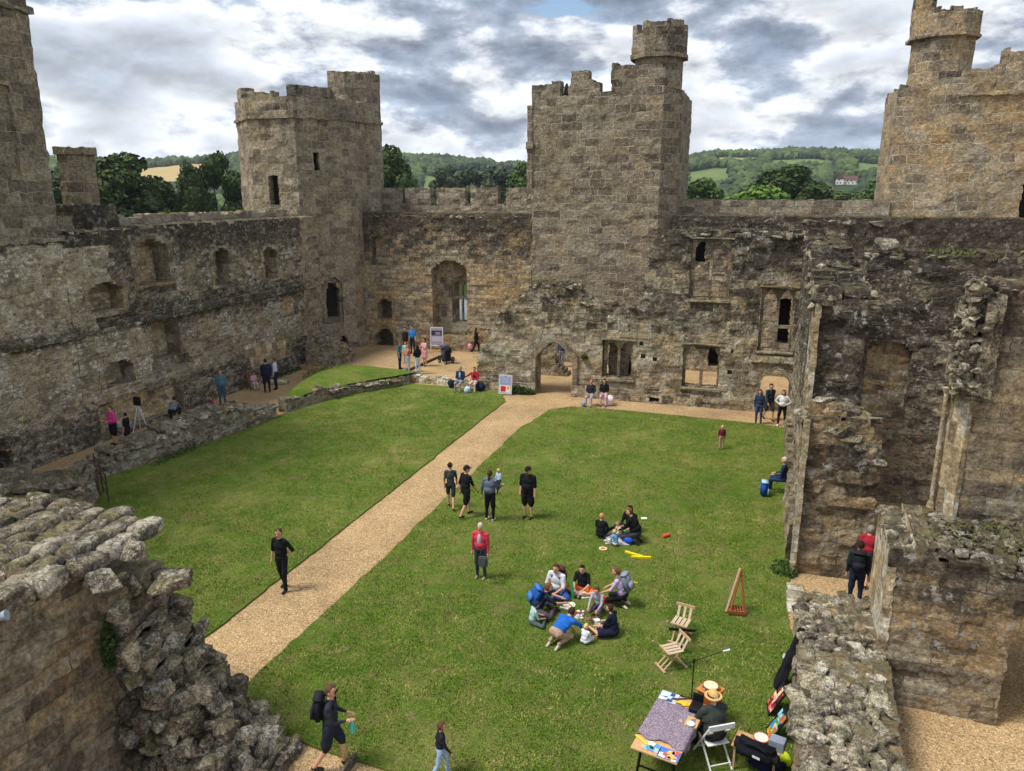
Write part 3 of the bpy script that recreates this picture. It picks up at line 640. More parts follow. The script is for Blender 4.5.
# east tower
et = empty('corner_tower', 'ochre and grey stone tower with a round topped stair turret at the right edge', 'tower', (6.2, 46, 7))
grid_wall('shaft', [(0, 5), (.05, .25), (2.7, -.45), (13, -.45)], 10.2, 1.0, M['east'], c=.18, parent=et, amp=.05, rag=.1, rw=.9, rh=.46, seed=51, batter=.0,
    top=pl([(0, 8.3), (5, 8.3), (7.4, 8.6), (7.5, 9.0), (9.2, 9.05), (9.35, 9.7), (20, 9.75)]), feats=[('rect', 7.45, 20, 7.75, 7.95, -.1), ('rect', 11.0, 11.6, 1.5, 3.4, .4, 0, M['black'])], inner=M['dress'])
tt = grid_wall('stair_turret', octo(1.95, 1.3, 1.5), 3.9, .3, M['east'], c=.14, z0=7.4, closed=True, parent=et, amp=.04, seed=52, rw=.8, rh=.46)
grid_wall('turret_battlements', octo(1.95, 1.3, 1.66), 2.3, .4, M['east'], c=.14, z0=10.6, closed=True, parent=tt, amp=.05, seed=53, rag=.15,
    feats=[('rect', 0, 99, 0, .18, -.09)], top=lambda u: np.where((u > 3.6) & (u < 5.9), 2.1, 1.25))
prism('turret_floor', octo(1.95, 1.3, 1.35), 10.8, 10.9, M['hall'], tt)
bmp = octo(1.95, 1.3, 1.3)

# ---- ragged hall wall with the doorways (faces the lawn)
hx = -13.75; HY = 36.3
prof = pl([(0, .4), (.35, 1.9), (.9, 3.0), (1.3, 4.1), (2.0, 4.75), (2.7, 5.1), (3.0, 5.6), (4.2, 5.75), (5.4, 5.65), (5.6, 5.05), (6.4, 4.95), (8.3, 4.75), (8.55, 5.1), (8.75, 6.4), (8.85, 7.6), (9.3, 8.1), (10.0, 8.3), (12, 8.25), (13.2, 8.35), (15.6, 8.35)])
hall = grid_wall('hall_wall', [(hx, HY), (1.85, HY)], 8.6, .95, M['hall'], c=.10, amp=.06, rag=.22, rw=.5, rh=.32, seed=61, top=prof, inner=M['dress'], feats=[
    ('band', 0, 15.6, 0, .55, -.14, .18),
    ('gothic', 3.3, 5.25, 0, 2.75, 3, .85),
    ('rect', 6.75, 8.25, 1.05, 3.0, 3), ('rect', 10.6, 12.35, .9, 3.0, 3), ('rect', 10.75, 12.5, 5.15, 7.95, 3), ('rect', 13.95, 15.45, 2.9, 5.85, 3),
    ('gothic', 14.2, 15.5, 0, 2.1, 3, .6), ('rect', 13.7, 15.6, 2.35, 2.75, -.14),
    ('rect', 8.5, 8.68, 2.75, 2.95, .4), ('rect', 9.2, 9.4, 2.1, 2.3, .4), ('rect', 8.6, 8.8, 2.2, 2.4, .4), ('rect', 12.75, 12.9, 1.7, 1.9, .4), ('rect', 12.8, 12.95, 2.7, 2.9, .4), ('rect', 9.1, 9.6, 0.05, .3, .5, 0, M['black'])])
tag(hall, 'ruined hall wall with arched doorways and empty traceried windows beyond the lawn', 'ruined wall')
stones('wall_top_rubble', top_stones([(hx, HY), (1.85, HY)], 1.0, prof, 230, .18, .5, 7, umin=.3, sink=1.0), M['boulder'], hall)
def lights(wd, h, n=2, transom=None, half=False, head=.45, m=.12):
    """true where stone is"""
    def f(U, Z):
        s = np.ones(U.shape, bool); lw = (wd-m*(n+1))/n
        for k in range(n):
            a = m+k*(lw+m); t = (U-a-lw/2)/(lw/2); top = h-m-head*np.abs(t)**1.7
            o_ = (np.abs(t) < 1) & (Z > m*.6) & (Z < top)
            if transom: o_ &= ~((Z > transom-.06) & (Z < transom+.06))
            s &= ~o_
        return s
    return f
for (a, b, z0_, z1_, tr, hd) in ((6.75, 8.25, 1.05, 3.0, None, .3), (10.6, 12.35, .9, 3.0, None, .4), (10.75, 12.5, 5.15, 7.95, 1.25, .35), (13.95, 15.45, 2.9, 5.85, 1.15, .45)):
    wd, h = b-a, z1_-z0_
    w = grid_wall('window', [(hx+a, HY+.18), (hx+b, HY+.18)], h, .22, M['pale_dress2'], c=.045, z0=z0_, amp=.012, jit=.12, parent=hall, mask=lights(wd, h, 2, tr, head=hd), seed=int(a*10))
    bm = bmesh.new()
    bar(bm, (hx+a-.10, HY+.02, z1_+.04), (hx+b+.10, HY+.02, z1_+.04), .16, .06); bar(bm, (hx+a-.06, HY+.03, z0_-.04), (hx+b+.06, HY+.03, z0_-.04), .3, .08)
    bmesh.ops.subdivide_edges(bm, edges=bm.edges, cuts=2)
    for v in bm.verts: v.co += Vector([random.uniform(-.012, .012) for _ in range(3)])
    obm('frame', bm, M['dress'], w)
# back part of the upper left light is blocked with masonry
def arch_ring(name, a, b, zt, rise, wd, parent, y=HY, x0=hx, expo=1.5, base=0., mat=None, proud=.1):
    def f(U, Z):
        hw = (b-a)/2; t = (U-wd-hw)/hw; ins = (np.abs(t) < 1) & (Z+base < zt-rise*np.abs(t)**expo)
        t2 = (U-wd-hw)/(hw+wd); out = (np.abs(t2) < 1) & (Z+base < zt+wd-rise*1.05*np.abs(t2)**expo)
        return out & ~ins
    return grid_wall(name, [(x0+a-wd, y-proud), (x0+b+wd, y-proud)], zt+wd-base, proud+.25, mat or M['dress'], c=.06, z0=base, amp=.015, jit=.12, mask=f, parent=parent, seed=9)
arch_ring('doorway_arch', 3.3, 5.25, 2.75, .85, .24, hall); arch_ring('doorway_arch', 14.2, 15.5, 2.1, .6, .16, hall)
# cross wall pieces behind the hall windows
bw_ = grid_wall('room_wall', [(-12.9, 40.3), (-9.6, 40.3)], 1.5, .9, M['inner'], c=.17, amp=.07, rag=.4, seed=66, top=pl([(0, 1.4), (2, 1.0), (3.3, .3)]))
tag(bw_, 'low stub of rubble wall behind the large arched doorway', 'ruined wall')
bw2 = grid_wall('room_wall', [(-6.9, 39.3), (-6.9, 37.35)], 4.2, .8, M['inner'], c=.17, amp=.07, rag=.4, seed=67)
tag(bw2, 'short rubble cross wall glimpsed through the small double window', 'ruined wall')

# ---- inner wall along the right edge of the lawn, ending in a pier
topi = pl([(0, 8.4), (3.2, 8.4), (3.3, 8.05), (9.0, 7.95), (9.1, 7.55), (15.2, 7.45), (15.4, 7.4), (16.5, 7.3), (16.7, 7.5), (22.5, 7.6), (22.6, 8.2), (32, 8.4)])
pier = grid_wall('inner_wall', [(1.85, 36.2), (1.5, 21.0), (2.72, 21.0), (2.95, 36.2)], 8.7, .58, M['inner'], c=.14, amp=.09, rag=.25, rw=.5, rh=.3, seed=71, top=topi,
    feats=[('band', 3, 15.2, 0, 1.2, -.2, .6)])
tag(pier, 'tall dark thick wall seen end on at the right side of the lawn', 'ruined wall')
stones('wall_top_rubble', top_stones([(1.9, 36.2), (1.55, 21.05)], 1.4, pl([(0, 8.35), (3.2, 8.35), (3.3, 8.0), (9, 7.9), (9.1, 7.5), (15.2, 7.4)]), 150, .25, .55, 8, sink=.9), M['boulder'], pier)
lp = grid_wall('wall_pier', [(1.5, 21.3), (1.5, 20.2), (3.3, 20.2), (3.3, 21.2)], 4.9, .8, M['near'], c=.11, amp=.09, rag=.35, rw=.5, rh=.34, seed=72, top=pl([(0, 4.7), (1.1, 4.5), (2, 4.4), (2.6, 4.1), (2.95, 3.6), (4, 3.4)]),
    feats=[('rect', 0, .6, 0, 6, 0, 0, M['dress'])])
def strip(x, y, z0, z1, w, seed):
    r = random.Random(seed); z = z0; bm = bmesh.new()
    while z < z1:
        h = r.uniform(.3, .55); box(bm, x+r.uniform(-.012, .012), y+r.uniform(-.012, .012), z+h/2, w, w, h-.012, rz=r.uniform(-.04, .04)); z += h-.006
    obm('quoin_shaft', bm, M['pale_dress'], lp)
strip(1.52, 20.93, 3.9, 7.3, .15, 3); strip(1.47, 20.12, 0, 4.3, .15, 4); strip(1.55, 22.6, 0, 7.5, .13, 6)
tag(lp, 'brown ashlar wall pier with a mossy broken top at the corner of the lawn', 'ruined wall')
stones('wall_top_rubble', top_stones([(1.55, 20.25), (3.25, 20.25)], 1.0, pl([(0, 4.5), (1, 4.2), (1.8, 3.5)]), 46, .3, .6, 9, sink=.8)+top_stones([(1.6, 20.6), (3.1, 20.6)], .5, pl([(0, 4.9), (1.5, 4.5)]), 14, .3, .6, 10, sink=.8), M['core'], lp)

# ---- wall with the blocked window (right, middle distance)
nwll = grid_wall('room_wall', [(2.9, 26.3), (13, 26.3)], 8.6, 1.1, M['inner'], c=.12, amp=.07, rag=.12, rw=.5, rh=.28, seed=81, top=pl([(0, 7.5), (.35, 7.6), (.4, 8.15), (10, 8.2)]),
    feats=[('arch', .62, 1.98, 2.85, 5.4, .28, .35, M['infill']), ('rect', 0, 9, 1.0, 1.15, -.06)])
tag(nwll, 'dark lichened wall with a blocked arched window and moss along its top', 'ruined wall')
stones('wall_top_rubble', top_stones([(3.3, 26.3), (13, 26.3)], 1.1, lambda u: 8.2+u*0, 130, .2, .45, 11, sink=1.1, flatness=.5)+[(3.75, 26.6, 8.35, .42, .32, .28, .1, 0)], M['boulder'], nwll)

# ---- near right block with its archway, and the tall broken wall on it
nb = grid_wall('ruined_block', [(2.80, 15.0), (9.5, 14.7)], 3.9, 2.2, M['near'], c=.085, amp=.05, rag=.2, rw=.55, rh=.3, seed=91, top=pl([(0, 3.35), (.8, 3.3), (1.8, 3.2), (3.1, 3.4), (7, 3.4)]),
    feats=[('rect', 0, .16, 0, 3.0, -.02, 0, M['pale_dress']), ('arch', 2.2, 12, 0, 1.9, 3, .0)], inner=M['pale_dress'])
tag(nb, 'brown stone block with a mossy rubble top, pale corner and passage at the lower right', 'ruined wall')
stones('wall_top_rubble', pave([(2.86, 15.05), (9.3, 14.8)], 2.0, lambda u: 3.33+.06*np.sin(u*2)+u*0, .30, .24, 12, h=.7, rise=.2, fill=.5, jit=.25)+top_stones([(2.86, 15.05), (9.3, 14.8)], 2.1, lambda u: 3.3+.1*np.sin(u*2), 60, .14, .3, 12, sink=.7), M['core'], nb)
stones('edge_stones', top_stones([(3.02, 17.2), (2.82, 15.05)], .5, lambda u: 3.3+u*0, 26, .16, .34, 13, sink=.9, inset=.0), M['boulder2'], nb)
tw = grid_wall('ruined_wall', [(4.26, 16.95), (10, 16.8)], 5.5, 1.45, M['near'], c=.085, amp=.045, rag=.22, rw=.6, rh=.34, seed=92, z0=3.2,
    top=pl([(0, 4.75), (.4, 5.0), (1.2, 5.1), (7, 5.15)]), feats=[('rough', 0, .35, 2.75, 5.1, -.10, 0, M['core_body']), ('rough', 0, .16, 3.6, 4.9, -.22, 0, M['core_body'])])
tag(tw, 'tall broken wall end with a pale window jamb above the mossy block', 'ruined wall')
stones('wall_top_rubble', top_stones([(4.2, 16.9), (9.8, 16.8)], 1.2, lambda u: 8.28+u*0, 90, .16, .4, 14, sink=1.0), M['core'], tw)
grid_wall('broken_core', [(3.98, 16.93), (4.42, 16.92)], 2.2, 1.2, M['core_body'], c=.07, amp=.14, rag=.3, rw=.2, rh=.15, z0=6.0, seed=93, parent=tw, top=pl([(0, 1.6), (.25, 2.1), (.5, 2.2)]))
pj = [(4.02, 17.5), (4.04, 17.3), (4.13, 17.22), (4.12, 17.12), (4.235, 16.885), (4.33, 16.93), (4.33, 17.5)]
V, Fc = [], []
zs_ = np.arange(3.3, 6.12, .17)
for q, z in enumerate(zs_):
    for k, (x, y) in enumerate(pj): V.append((x+random.uniform(-.008, .008)-.10*max(0, z-5.75), y+random.uniform(-.008, .008), z))
for q in range(len(zs_)-1):
    for k in range(6): a_ = q*7+k; Fc.append((a_, a_+1, a_+8, a_+7))
uv = []
for f in Fc:
    for k in f: uv.append(((k % 7)*.16, V[k][2]))
mk('window_jamb', V, Fc, M['pale_dress'], tw, uvs=uv)
bm = bmesh.new(); tube(bm, (3.93, 17.42, 3.5), (3.93, 17.42, 6.0), .045, .045, 12); tube(bm, (3.93, 17.42, 3.38), (3.93, 17.42, 3.52), .09, .055, 12); tube(bm, (3.93, 17.42, 4.7), (3.93, 17.42, 4.76), .06, .06, 12); tube(bm, (3.93, 17.42, 5.92), (3.93, 17.42, 6.05), .05, .10, 12)
obm('window_shaft', bm, M['pale_dress'], tw)
r_ = random.Random(5)
stones('broken_edge', [(4.06+r_.uniform(-.14, .2)-.05*math.sin(z*3), 16.88+r_.uniform(-.22, .6), z, r_.uniform(.07, .15), r_.uniform(.07, .14), r_.uniform(.05, .10), r_.uniform(0, 3), r_.uniform(-.6, .6)) for z in np.arange(5.95, 8.35, .022)], M['boulder2'], tw)

# ---- low rubble wall along the bottom right
topr = lambda u: 1.12+.10*np.sin(u*1.9)+.06*np.sin(u*5.1)
rw_ = grid_wall('rubble_wall', [(2.75, 17.05), (1.42, 16.85), (1.02, 7.0)], 1.4, 1.62, M['near'], c=.09, amp=.07, rag=.12, rw=.4, rh=.25, seed=95, top=topr)
tag(rw_, 'low thick rubble wall with a rough stony top at the bottom right beside the lawn', 'ruined wall')
it = []
r_ = random.Random(77)
for _ in range(1150):
    y = r_.uniform(7.2, 16.9); u = r_.random(); x = (1.06+(y-7)*.037)+u*1.52; s = r_.choice((.11, .15, .2, .28, .36))*r_.uniform(.8, 1.2)
    if y > 15.6 and r_.random() < .5: x += r_.uniform(0, .6)
    it.append((x, y, 1.08+r_.uniform(-.04, .07)-.22*max(0, u-.8)*5*.4, s*.55, s*.45, s*.33, r_.uniform(0, 3.1), r_.gauss(0, .3)))
stones('top_stones', pave([(1.4, 16.7), (1.04, 7.2)], 1.5, lambda u: 1.17+.05*np.sin(u*2.2)+u*0, .36, .25, 51, h=.8, rise=.02, inset=.02, fill=.50, jit=.35), M['boulder2'], rw_, lib=LIBR, smooth=True)
stones('loose_stones', [(x, y, z+.07, a*1.2, b*1.2, c_*1.2, rz, ti) for (x, y, z, a, b, c_, rz, ti) in it[::3]], M['boulder2'], rw_)
# flagstones by the passage
bm = bmesh.new()
for k, (x, y, sx_, sy_) in enumerate(((1.5, 18.75, .42, .5), (1.5, 18.2, .42, .5), (1.52, 19.25, .4, .4), (1.95, 18.5, .36, .6))):
    box(bm, x, y, .04, sx_, sy_, .09, rz=.05*k)
o = obm('stone_paving', bm, M['pale_dress'], bevel=.015); tag(o, kind='structure')

# ---- foreground ruin, lower left
fpath = [(-9.95, 0.5), (-9.95, 8.75), (-6.2, 8.95)]
ftop = pl([(0, 4.35), (5, 4.25), (7.6, 4.15), (7.9, 4.05), (8.2, 3.75), (8.4, 3.2), (8.6, 2.55), (9.2, 1.75), (9.8, .95), (10.4, .35), (10.8, .05)])
def fore_extra(U, Z, dep):
    mi = np.full(U.shape, -1); k = (U > 8.45+.25*(fbm(Z*2, U*0, 8)-.5)) ; mi[k] = 1
    dep = np.where(k, dep-.22*(fbm(U*2.1, Z*2.1, 21)-.5)*2-.28*(hash2(np.floor(U/.42+.5*hash2(np.floor(Z/.26), 0*Z, 2)), np.floor(Z/.26), 5)-.5), dep)
    dep = np.round(dep/.05)*.05
    return dep, mi
fg = grid_wall('ruined_wall', fpath, 6.4, 1.35, M['fore'], c=.07, amp=.09, rag=.3, rw=.5, rh=.3, seed=101, top=ftop, feats=[('rect', -9, -8, 0, .1, .1, 0, M['core_body'])], extra=fore_extra)
tag(fg, 'crumbling near wall with big lichened blocks filling the lower left corner', 'ruined wall')
stones('cap_stones', pave([(-9.95, 3.2), (-9.95, 10.25)], 4.4, lambda u: 4.16+u*0, .52, .42, 31, h=.85, rise=.30, inset=.10, fill=.50, jit=.10), M['boulder'], fg, lib=LIBR, smooth=True)
stones('broken_end_stones', pave(fpath[1:], 1.4, lambda u: ftop(u+8.25)-.06, .34, .33, 32, umin=.0, umax=2.55, h=1.1, rise=.3, inset=.10, fill=.56)+top_stones(fpath[1:], 1.4, lambda u: ftop(u+8.25)-.02, 60, .2, .42, 38, umax=2.5, sink=.5, flatness=1.0), M['boulder'], fg, lib=LIBL)
stones('corner_blocks', [(-9.6, 8.5, 3.98, .30, .22, .20, .3, .1), (-9.5, 8.6, 3.35, .20, .18, .28, .1, .1), (-9.35, 8.55, 2.6, .18, .14, .30, .0, .1), (-9.1, 9.3, 3.6, .34, .24, .16, .5, .1), (-9.75, 9.2, 4.1, .26, .22, .16, .9, .1), (-7.9, 8.9, 1.3, .22, .2, .18, .2, .2), (-7.35, 8.8, .40, .34, .26, .22, .1, .1), (-8.3, 8.9, 1.9, .2, .18, .2, .4, .3)], M['boulder'], fg, lib=LIBL)
r_ = random.Random(15); it = []
for _ in range(120):   # stones bedded in the broken face
    u = r_.uniform(.15, 2.3); zt = float(ftop(np.array([u+8.25]))[0]); z = r_.uniform(0, max(.05, zt-.15)); s = r_.uniform(.12, .30)
    it.append((-9.95+u, 8.75+u*.053-.12+r_.uniform(-.05, .05), z, s*.75, s*.6, s*.5, r_.uniform(-.4, .4), r_.uniform(-.3, .3)))
stones('core_stones', it, M['boulder'], fg, lib=LIBL)
grid_wall('wall_body', [(-11.0, .6), (-11.0, 10.1)], 4.2, 3.2, M['fore'], c=.2, amp=.1, rag=.1, seed=111, top=lambda u: 4.08+u*0, parent=fg)
# ---- second stub behind it
s2 = grid_wall('ruined_wall', [(-24.3, 13.7), (-19.4, 16.9), (-20.9, 18.7)], 1.4, 2.1, M['inner'], c=.12, amp=.12, rag=.3, seed=102, top=pl([(0, 1.15), (5, 1.15), (6.2, 1.0), (8, .9)]))
tag(s2, 'low mossy rubble wall stub behind the foreground ruin at the left edge', 'ruined wall')
stones('wall_top_rubble', top_stones([(-24.2, 13.8), (-19.6, 16.8)], 2.1, lambda u: 1.12-.03*u, 200, .2, .5, 33, sink=.7), M['boulder'], s2)
# ---- long low wall between path strip and left lawn
lpth = [(-22.6, 19.6), (-21.95, 19.75), (-20.95, 24.4), (-20.5, 28.5), (-21.2, 28.6)]
ltop = pl([(0, .5), (.7, .52), (2.5, .82), (5.4, 1.28), (7.7, 1.05), (8.1, .6), (9.5, .55), (10.6, .45)])
lw = grid_wall('low_wall', lpth, 1.9, 1.15, M['rubble'], c=.11, amp=.10, rag=.3, rw=.35, rh=.18, seed=103, top=ltop)
tag(lw, 'long low rubble wall between the left lawn and the gravel walk', 'ruined wall')
stones('wall_top_rubble', top_stones(lpth[1:4], 1.15, lambda u: ltop(u+.7)-.03, 420, .14, .36, 34, sink=.7, umax=8.4), M['boulder2'], lw)
# ---- grassy mound with its dark retaining stones and the rubble stub
mp = [(-20.6, 29.3), (-20.0, 31.6), (-19.0, 33.6), (-17.4, 36.0)]
rt = grid_wall('retaining_wall', mp, .75, .5, M['inner'], c=.10, amp=.08, rag=.2, seed=104, top=pl([(0, .62), (6, .5), (8, .4)]))
tag(rt, 'dark low retaining wall with a pale edge holding back the grassy mound', 'ruined wall')
stones('edge_stones', top_stones(mp, .4, lambda u: .58-.02*u, 60, .22, .45, 35, sink=.5, umin=2.5, flatness=.5), M['boulder2'], rt)
n_ = 46; V = []; Fc = []
for i in range(n_):
    for j in range(n_):
        a, b = i/(n_-1), j/(n_-1)
        x = -24.0+7.2*a+b*.0; y = 29.3+8.2*b
        xr = np.interp(y, [29.3, 31.6, 33.6, 36, 37.6], [-20.7, -20.1, -19.1, -17.5, -17.3]); xl = np.interp(y, [29.3, 32, 35, 37.6], [-21.0, -21.9, -22.9, -23.7])
        x = xl+(xr-xl)*a
        h = .55*min(1, 4.5*a)*min(1, (1-b)*5+.45)*min(1, b*5+.2)+.35*math.sin(math.pi*a)*math.sin(math.pi*b)+.06*float(fbm(np.array(x*2.), np.array(y*2.), 3))
        V.append((x, y, h))
for i in range(n_-1):
    for j in range(n_-1): k = i*n_+j; Fc.append((k, k+n_, k+n_+1, k+1))
mound = mk('grass_mound', V, Fc, M['lawn'], smooth=True); tag(mound, kind='structure')
sb = grid_wall('wall_stub', [(-24.6, 37.3), (-22.9, 37.6), (-22.6, 39.4)], 2.2, 1.2, M['inner'], c=.11, amp=.12, rag=.35, seed=105, top=pl([(0, 1.5), (1, 2.0), (1.8, 1.8), (3.4, 1.0)]))
tag(sb, 'rough standing stub of rubble wall beside the grassy mound below the corner tower', 'ruined wall')
stones('wall_top_rubble', top_stones([(-24.5, 37.35), (-22.9, 37.6), (-22.7, 39.2)], 1.1, pl([(0, 1.5), (1, 1.9), (1.8, 1.75), (3.4, .95)]), 110, .2, .42, 36, sink=.5), M['boulder'], sb)
kb = grid_wall('stone_kerb', [(-18.0, 36.35), (-13.4, 36.5)], .42, .45, M['pale_dress'], c=.08, amp=.06, rag=.1, seed=106, top=lambda u: .36+.05*np.sin(u*3))
tag(kb, 'pale worn stone kerb along the back edge of the left lawn', 'kerb')
bm = bmesh.new()
for a, b in (((-18.35, 37.6), (-18.05, 43.4)), ((-21.9, 37.5), (-20.2, 37.25))):
    bar(bm, (*a, .31), (*b, .31), .12, .14)
o = obm('timber_edging', bm, C3('#57483a')); tag(o, 'dark timber edging boards dividing the gravel floor in front of the far wall', 'edging')
# iron railing
rl = empty('iron_railing', 'rusty iron railing closing the gap between the two low walls at left', 'railing', (0, 0, 0))
bm = bmesh.new(); A = Vector((-21.9, 19.65, 0)); B = Vector((-19.9, 18.2, 0))
rus = C3('#4a3328')
for t in (0, .55, 1.0):
    p = A.lerp(B, t); b2 = bmesh.new(); tube(b2, p, p+Vector((0, 0, 1.05)), .02, .02, 6); obm('post', b2, rus, rl)
for z in (.3, .65, 1.0):
    b2 = bmesh.new(); tube(b2, A+Vector((0, 0, z)), B+Vector((0, 0, z)), .017, .017, 6); obm('rail', b2, rus, rl)
bm.free()
#@@PART3
# ================================================================= LANDSCAPE BEYOND THE WALLS
def polar(azd, r): a = R(azd); return (math.sin(a)*r, math.cos(a)*r)
def hill_h(az, r):
    base = -3.0
    amp = np.interp(az, [-60, -47, -43, -38, -30, -25, -16, -8, -4, 0, 6, 12, 30], [44, 47, 45, 54, 60, 58, 46, 48, 58, 60, 58, 50, 44])
    t = np.clip((r-480)/620, 0, 1); t = t*t*(3-2*t)*.45+t*.55
    h = base+t*amp+(fbm(az*.35, r*.006, 4)-.5)*9*np.clip((r-250)/500, 0, 1)
    m = np.clip((r-104)/10, 0, 1); m = m*m*(3-2*m)
    return -6.5*(1-m)+h*m-np.clip((r-1500)/1500, 0, 1)*30
FIELDS = [(-45.5, -39.0, 760, 1010, 'gold'), (-43.5, -39.8, 560, 640, 'gold'), (-24.4, -21.6, 330, 800, 'green'), (-20.4, -19.4, 300, 800, 'green'), (-17.4, -16.2, 330, 1000, 'green'), (-5.3, -2.6, 740, 850, 'green'), (-3.4, -.6, 930, 1030, 'pale'), (.2, 4.2, 880, 960, 'green'), (5.6, 8.2, 800, 900, 'green'), (-19, -16.3, 860, 980, 'pale'), (-36, -33.5, 600, 900, 'green')]
azs = np.linspace(-75, 50, 251); rs = np.concatenate([np.array([0, 20, 60, 90, 100, 103, 106, 109, 112, 116, 122]), np.linspace(135, 1500, 110), np.array([1700, 2100, 2600, 3200])])
AZ, RR = np.meshgrid(azs, rs, indexing='ij'); HH = hill_h(AZ, RR)
V = np.stack([np.sin(np.radians(AZ))*RR, np.cos(np.radians(AZ))*RR, HH], -1).reshape(-1, 3)
na, nr = AZ.shape; Fc = []; fm = []
fk = {'gold': 1, 'green': 2, 'pale': 3}
for i in range(na-1):
    for j in range(nr-1):
        k = i*nr+j; Fc.append((k, k+1, k+nr+1, k+nr)); m = 0; a = (azs[i]+azs[i+1])/2; r = (rs[j]+rs[j+1])/2
        for f in FIELDS:
            if f[0] < a < f[1] and f[2] < r < f[3]: m = fk[f[4]]
        fm.append(m)
mh = flat('hill_grass', (.03, .055, .016), .95, .35, .03); mg = flat('stubble_field', (.40, .30, .13), .95, .15, .05)
mgr = flat('pasture', (.12, .17, .05), .95, .2, .04); mpf = flat('pale_field', (.26, .25, .12), .95, .2, .04)
tag(mk('hills', V, Fc, [mh, mg, mgr, mpf], fm=fm, smooth=True), kind='structure')
# rest of the world sheet (behind the camera and to the sides)
az2 = np.linspace(50, 285, 60); r2 = np.array([0, 60, 100, 112, 140, 400, 1500, 3200])
V = [(math.sin(R(a))*r, math.cos(R(a))*r, -6.5 if r < 105 else -3.0) for a in az2 for r in r2]; Fc = [(i*8+j, i*8+j+1, i*8+j+9, i*8+j+8) for i in range(59) for j in range(7)]
tag(mk('meadow', V, Fc, mh), kind='structure')
s = NT('moat_water'); s.col((.03, .04, .03)).rough(.06); s.b.inputs['Specular IOR Level'].default_value = .6; s.bump(s.noise(s.P, .8, 4, .5), .12, .05)
V = [(0, 0, -4.3)]+[(math.sin(R(a))*113, math.cos(R(a))*113, -4.3) for a in range(0, 360, 5)]
tag(mk('moat_water', V, [(0, 1+(i+1) % 72, 1+i) for i in range(72)], s.m), kind='structure')

LEAF = [mat_leaf('leaf_dark', (.022, .044, .010), (.045, .078, .017), (.08, .12, .03)), mat_leaf('leaf_mid', (.03, .06, .012), (.055, .10, .02), (.095, .15, .035)), mat_leaf('leaf_bright', (.05, .10, .014), (.09, .17, .022), (.14, .24, .035)), mat_leaf('leaf_grey', (.03, .05, .022), (.055, .08, .035), (.09, .12, .05)), mat_leaf('leaf_dry', (.05, .06, .018), (.10, .11, .035), (.17, .16, .06))]
BARK = flat('bark', (.06, .045, .03), .95, .3, 6)
def tree_mesh(name, seed, H=15., Rr=5., z0=.2, n=9000, leaf=.42, lobes=22, mat=None, ragged=.25):
    g = np.random.default_rng(seed); r = random.Random(seed)
    bm = bmesh.new(); top = Vector((r.uniform(-.4, .4), r.uniform(-.4, .4), H*.55)); tube(bm, (0, 0, -1), top, .38, .2, 8)
    cs = []
    for k in range(lobes):
        a = k*2.4+r.random(); q = (k+.5)/lobes; z = H*(z0+(.96-z0)*q); rad = Rr*math.sin(math.pi*min(.97, .16+.80*q))**.75
        d = rad*r.uniform(.35, .82); s = Rr*r.uniform(.30, .46)*(1.15-q*.45); c = Vector((math.cos(a)*d, math.sin(a)*d, z-s*.4)); cs.append((c, s))
        if k % 2 == 0: tube(bm, Vector((0, 0, min(z*.6, H*.5))), c, .13, .04, 5)
    me1 = bpy.data.meshes.new(name+'_trunk'); bm.to_mesh(me1); bm.free(); me1.materials.append(BARK)
    w = np.array([s*s for _, s in cs]); idx = g.choice(len(cs), n, p=w/w.sum())
    dv = g.normal(size=(n, 3)); dv /= np.linalg.norm(dv, axis=1, keepdims=True)
    C = np.array([c[:] for c, _ in cs])[idx]; S = np.array([s for _, s in cs])[idx]
    rad = S*(1-np.abs(g.normal(size=n))*ragged*.8+.12*g.random(n))
    p = C+dv*rad[:, None]*np.array([1, 1, .8])
    nn = dv+g.normal(size=(n, 3))*.55; nn /= np.linalg.norm(nn, axis=1, keepdims=True)
    t = np.cross(nn, g.normal(size=(n, 3))); t /= np.linalg.norm(t, axis=1, keepdims=True); b = np.cross(nn, t)
    L = leaf*(.55+.9*g.random(n))[:, None]
    V = np.stack([p-t*L*.5-b*L*.3, p+t*L*.5-b*L*.4, p+t*L*.4+b*L*.45, p-t*L*.35+b*L*.4], 1).reshape(-1, 3)
    F = np.arange(4*n).reshape(-1, 4)
    me2 = bpy.data.meshes.new(name+'_crown'); me2.from_pydata(V.tolist(), [], F.tolist()); me2.materials.append(mat or LEAF[0]); me2.update()
    return me1, me2
def place_tree(name, meshes, az, D, H, W, label, cat='tree', grp=None, rz=0, base=None, top_el=None, Href=15., Rref=5.):
    x, y = polar(az, D); z = float(hill_h(np.array(az), np.array(float(D)))) if base is None else base
    if top_el is not None: H = CAM_H+D*math.tan(R(top_el))-z
    e = empty(name, label, cat, (x, y, z), rz, grp); e.scale = (W/Rref, W/Rref, H/Href)
    for nm, me in (('trunk', meshes[0]), ('crown', meshes[1])):
        o = bpy.data.objects.new(nm, me); COL.objects.link(o); o.parent = e
    return e
TA = tree_mesh('a', 1, n=15000, leaf=.34, mat=LEAF[0]); TB = tree_mesh('b', 2, n=11000, leaf=.34, mat=LEAF[0], lobes=16, ragged=.4); TC = tree_mesh('c', 3, n=11000, leaf=.4, mat=LEAF[1]); TD = tree_mesh('d', 4, n=14000, leaf=.34, mat=LEAF[2], z0=.05); TE = tree_mesh('e', 5, n=6000, leaf=.6, mat=LEAF[3], lobes=14)
place_tree('broadleaf_tree', TA, -44.6, 118, 0, 8.4, 'large dark green tree behind the left wall, spreading right of the chimney stack', top_el=2.65)
place_tree('broadleaf_tree', TB, -38.6, 122, 0, 5.2, 'ragged dark tree behind the left wall, right against the corner tower', top_el=2.9, rz=2)
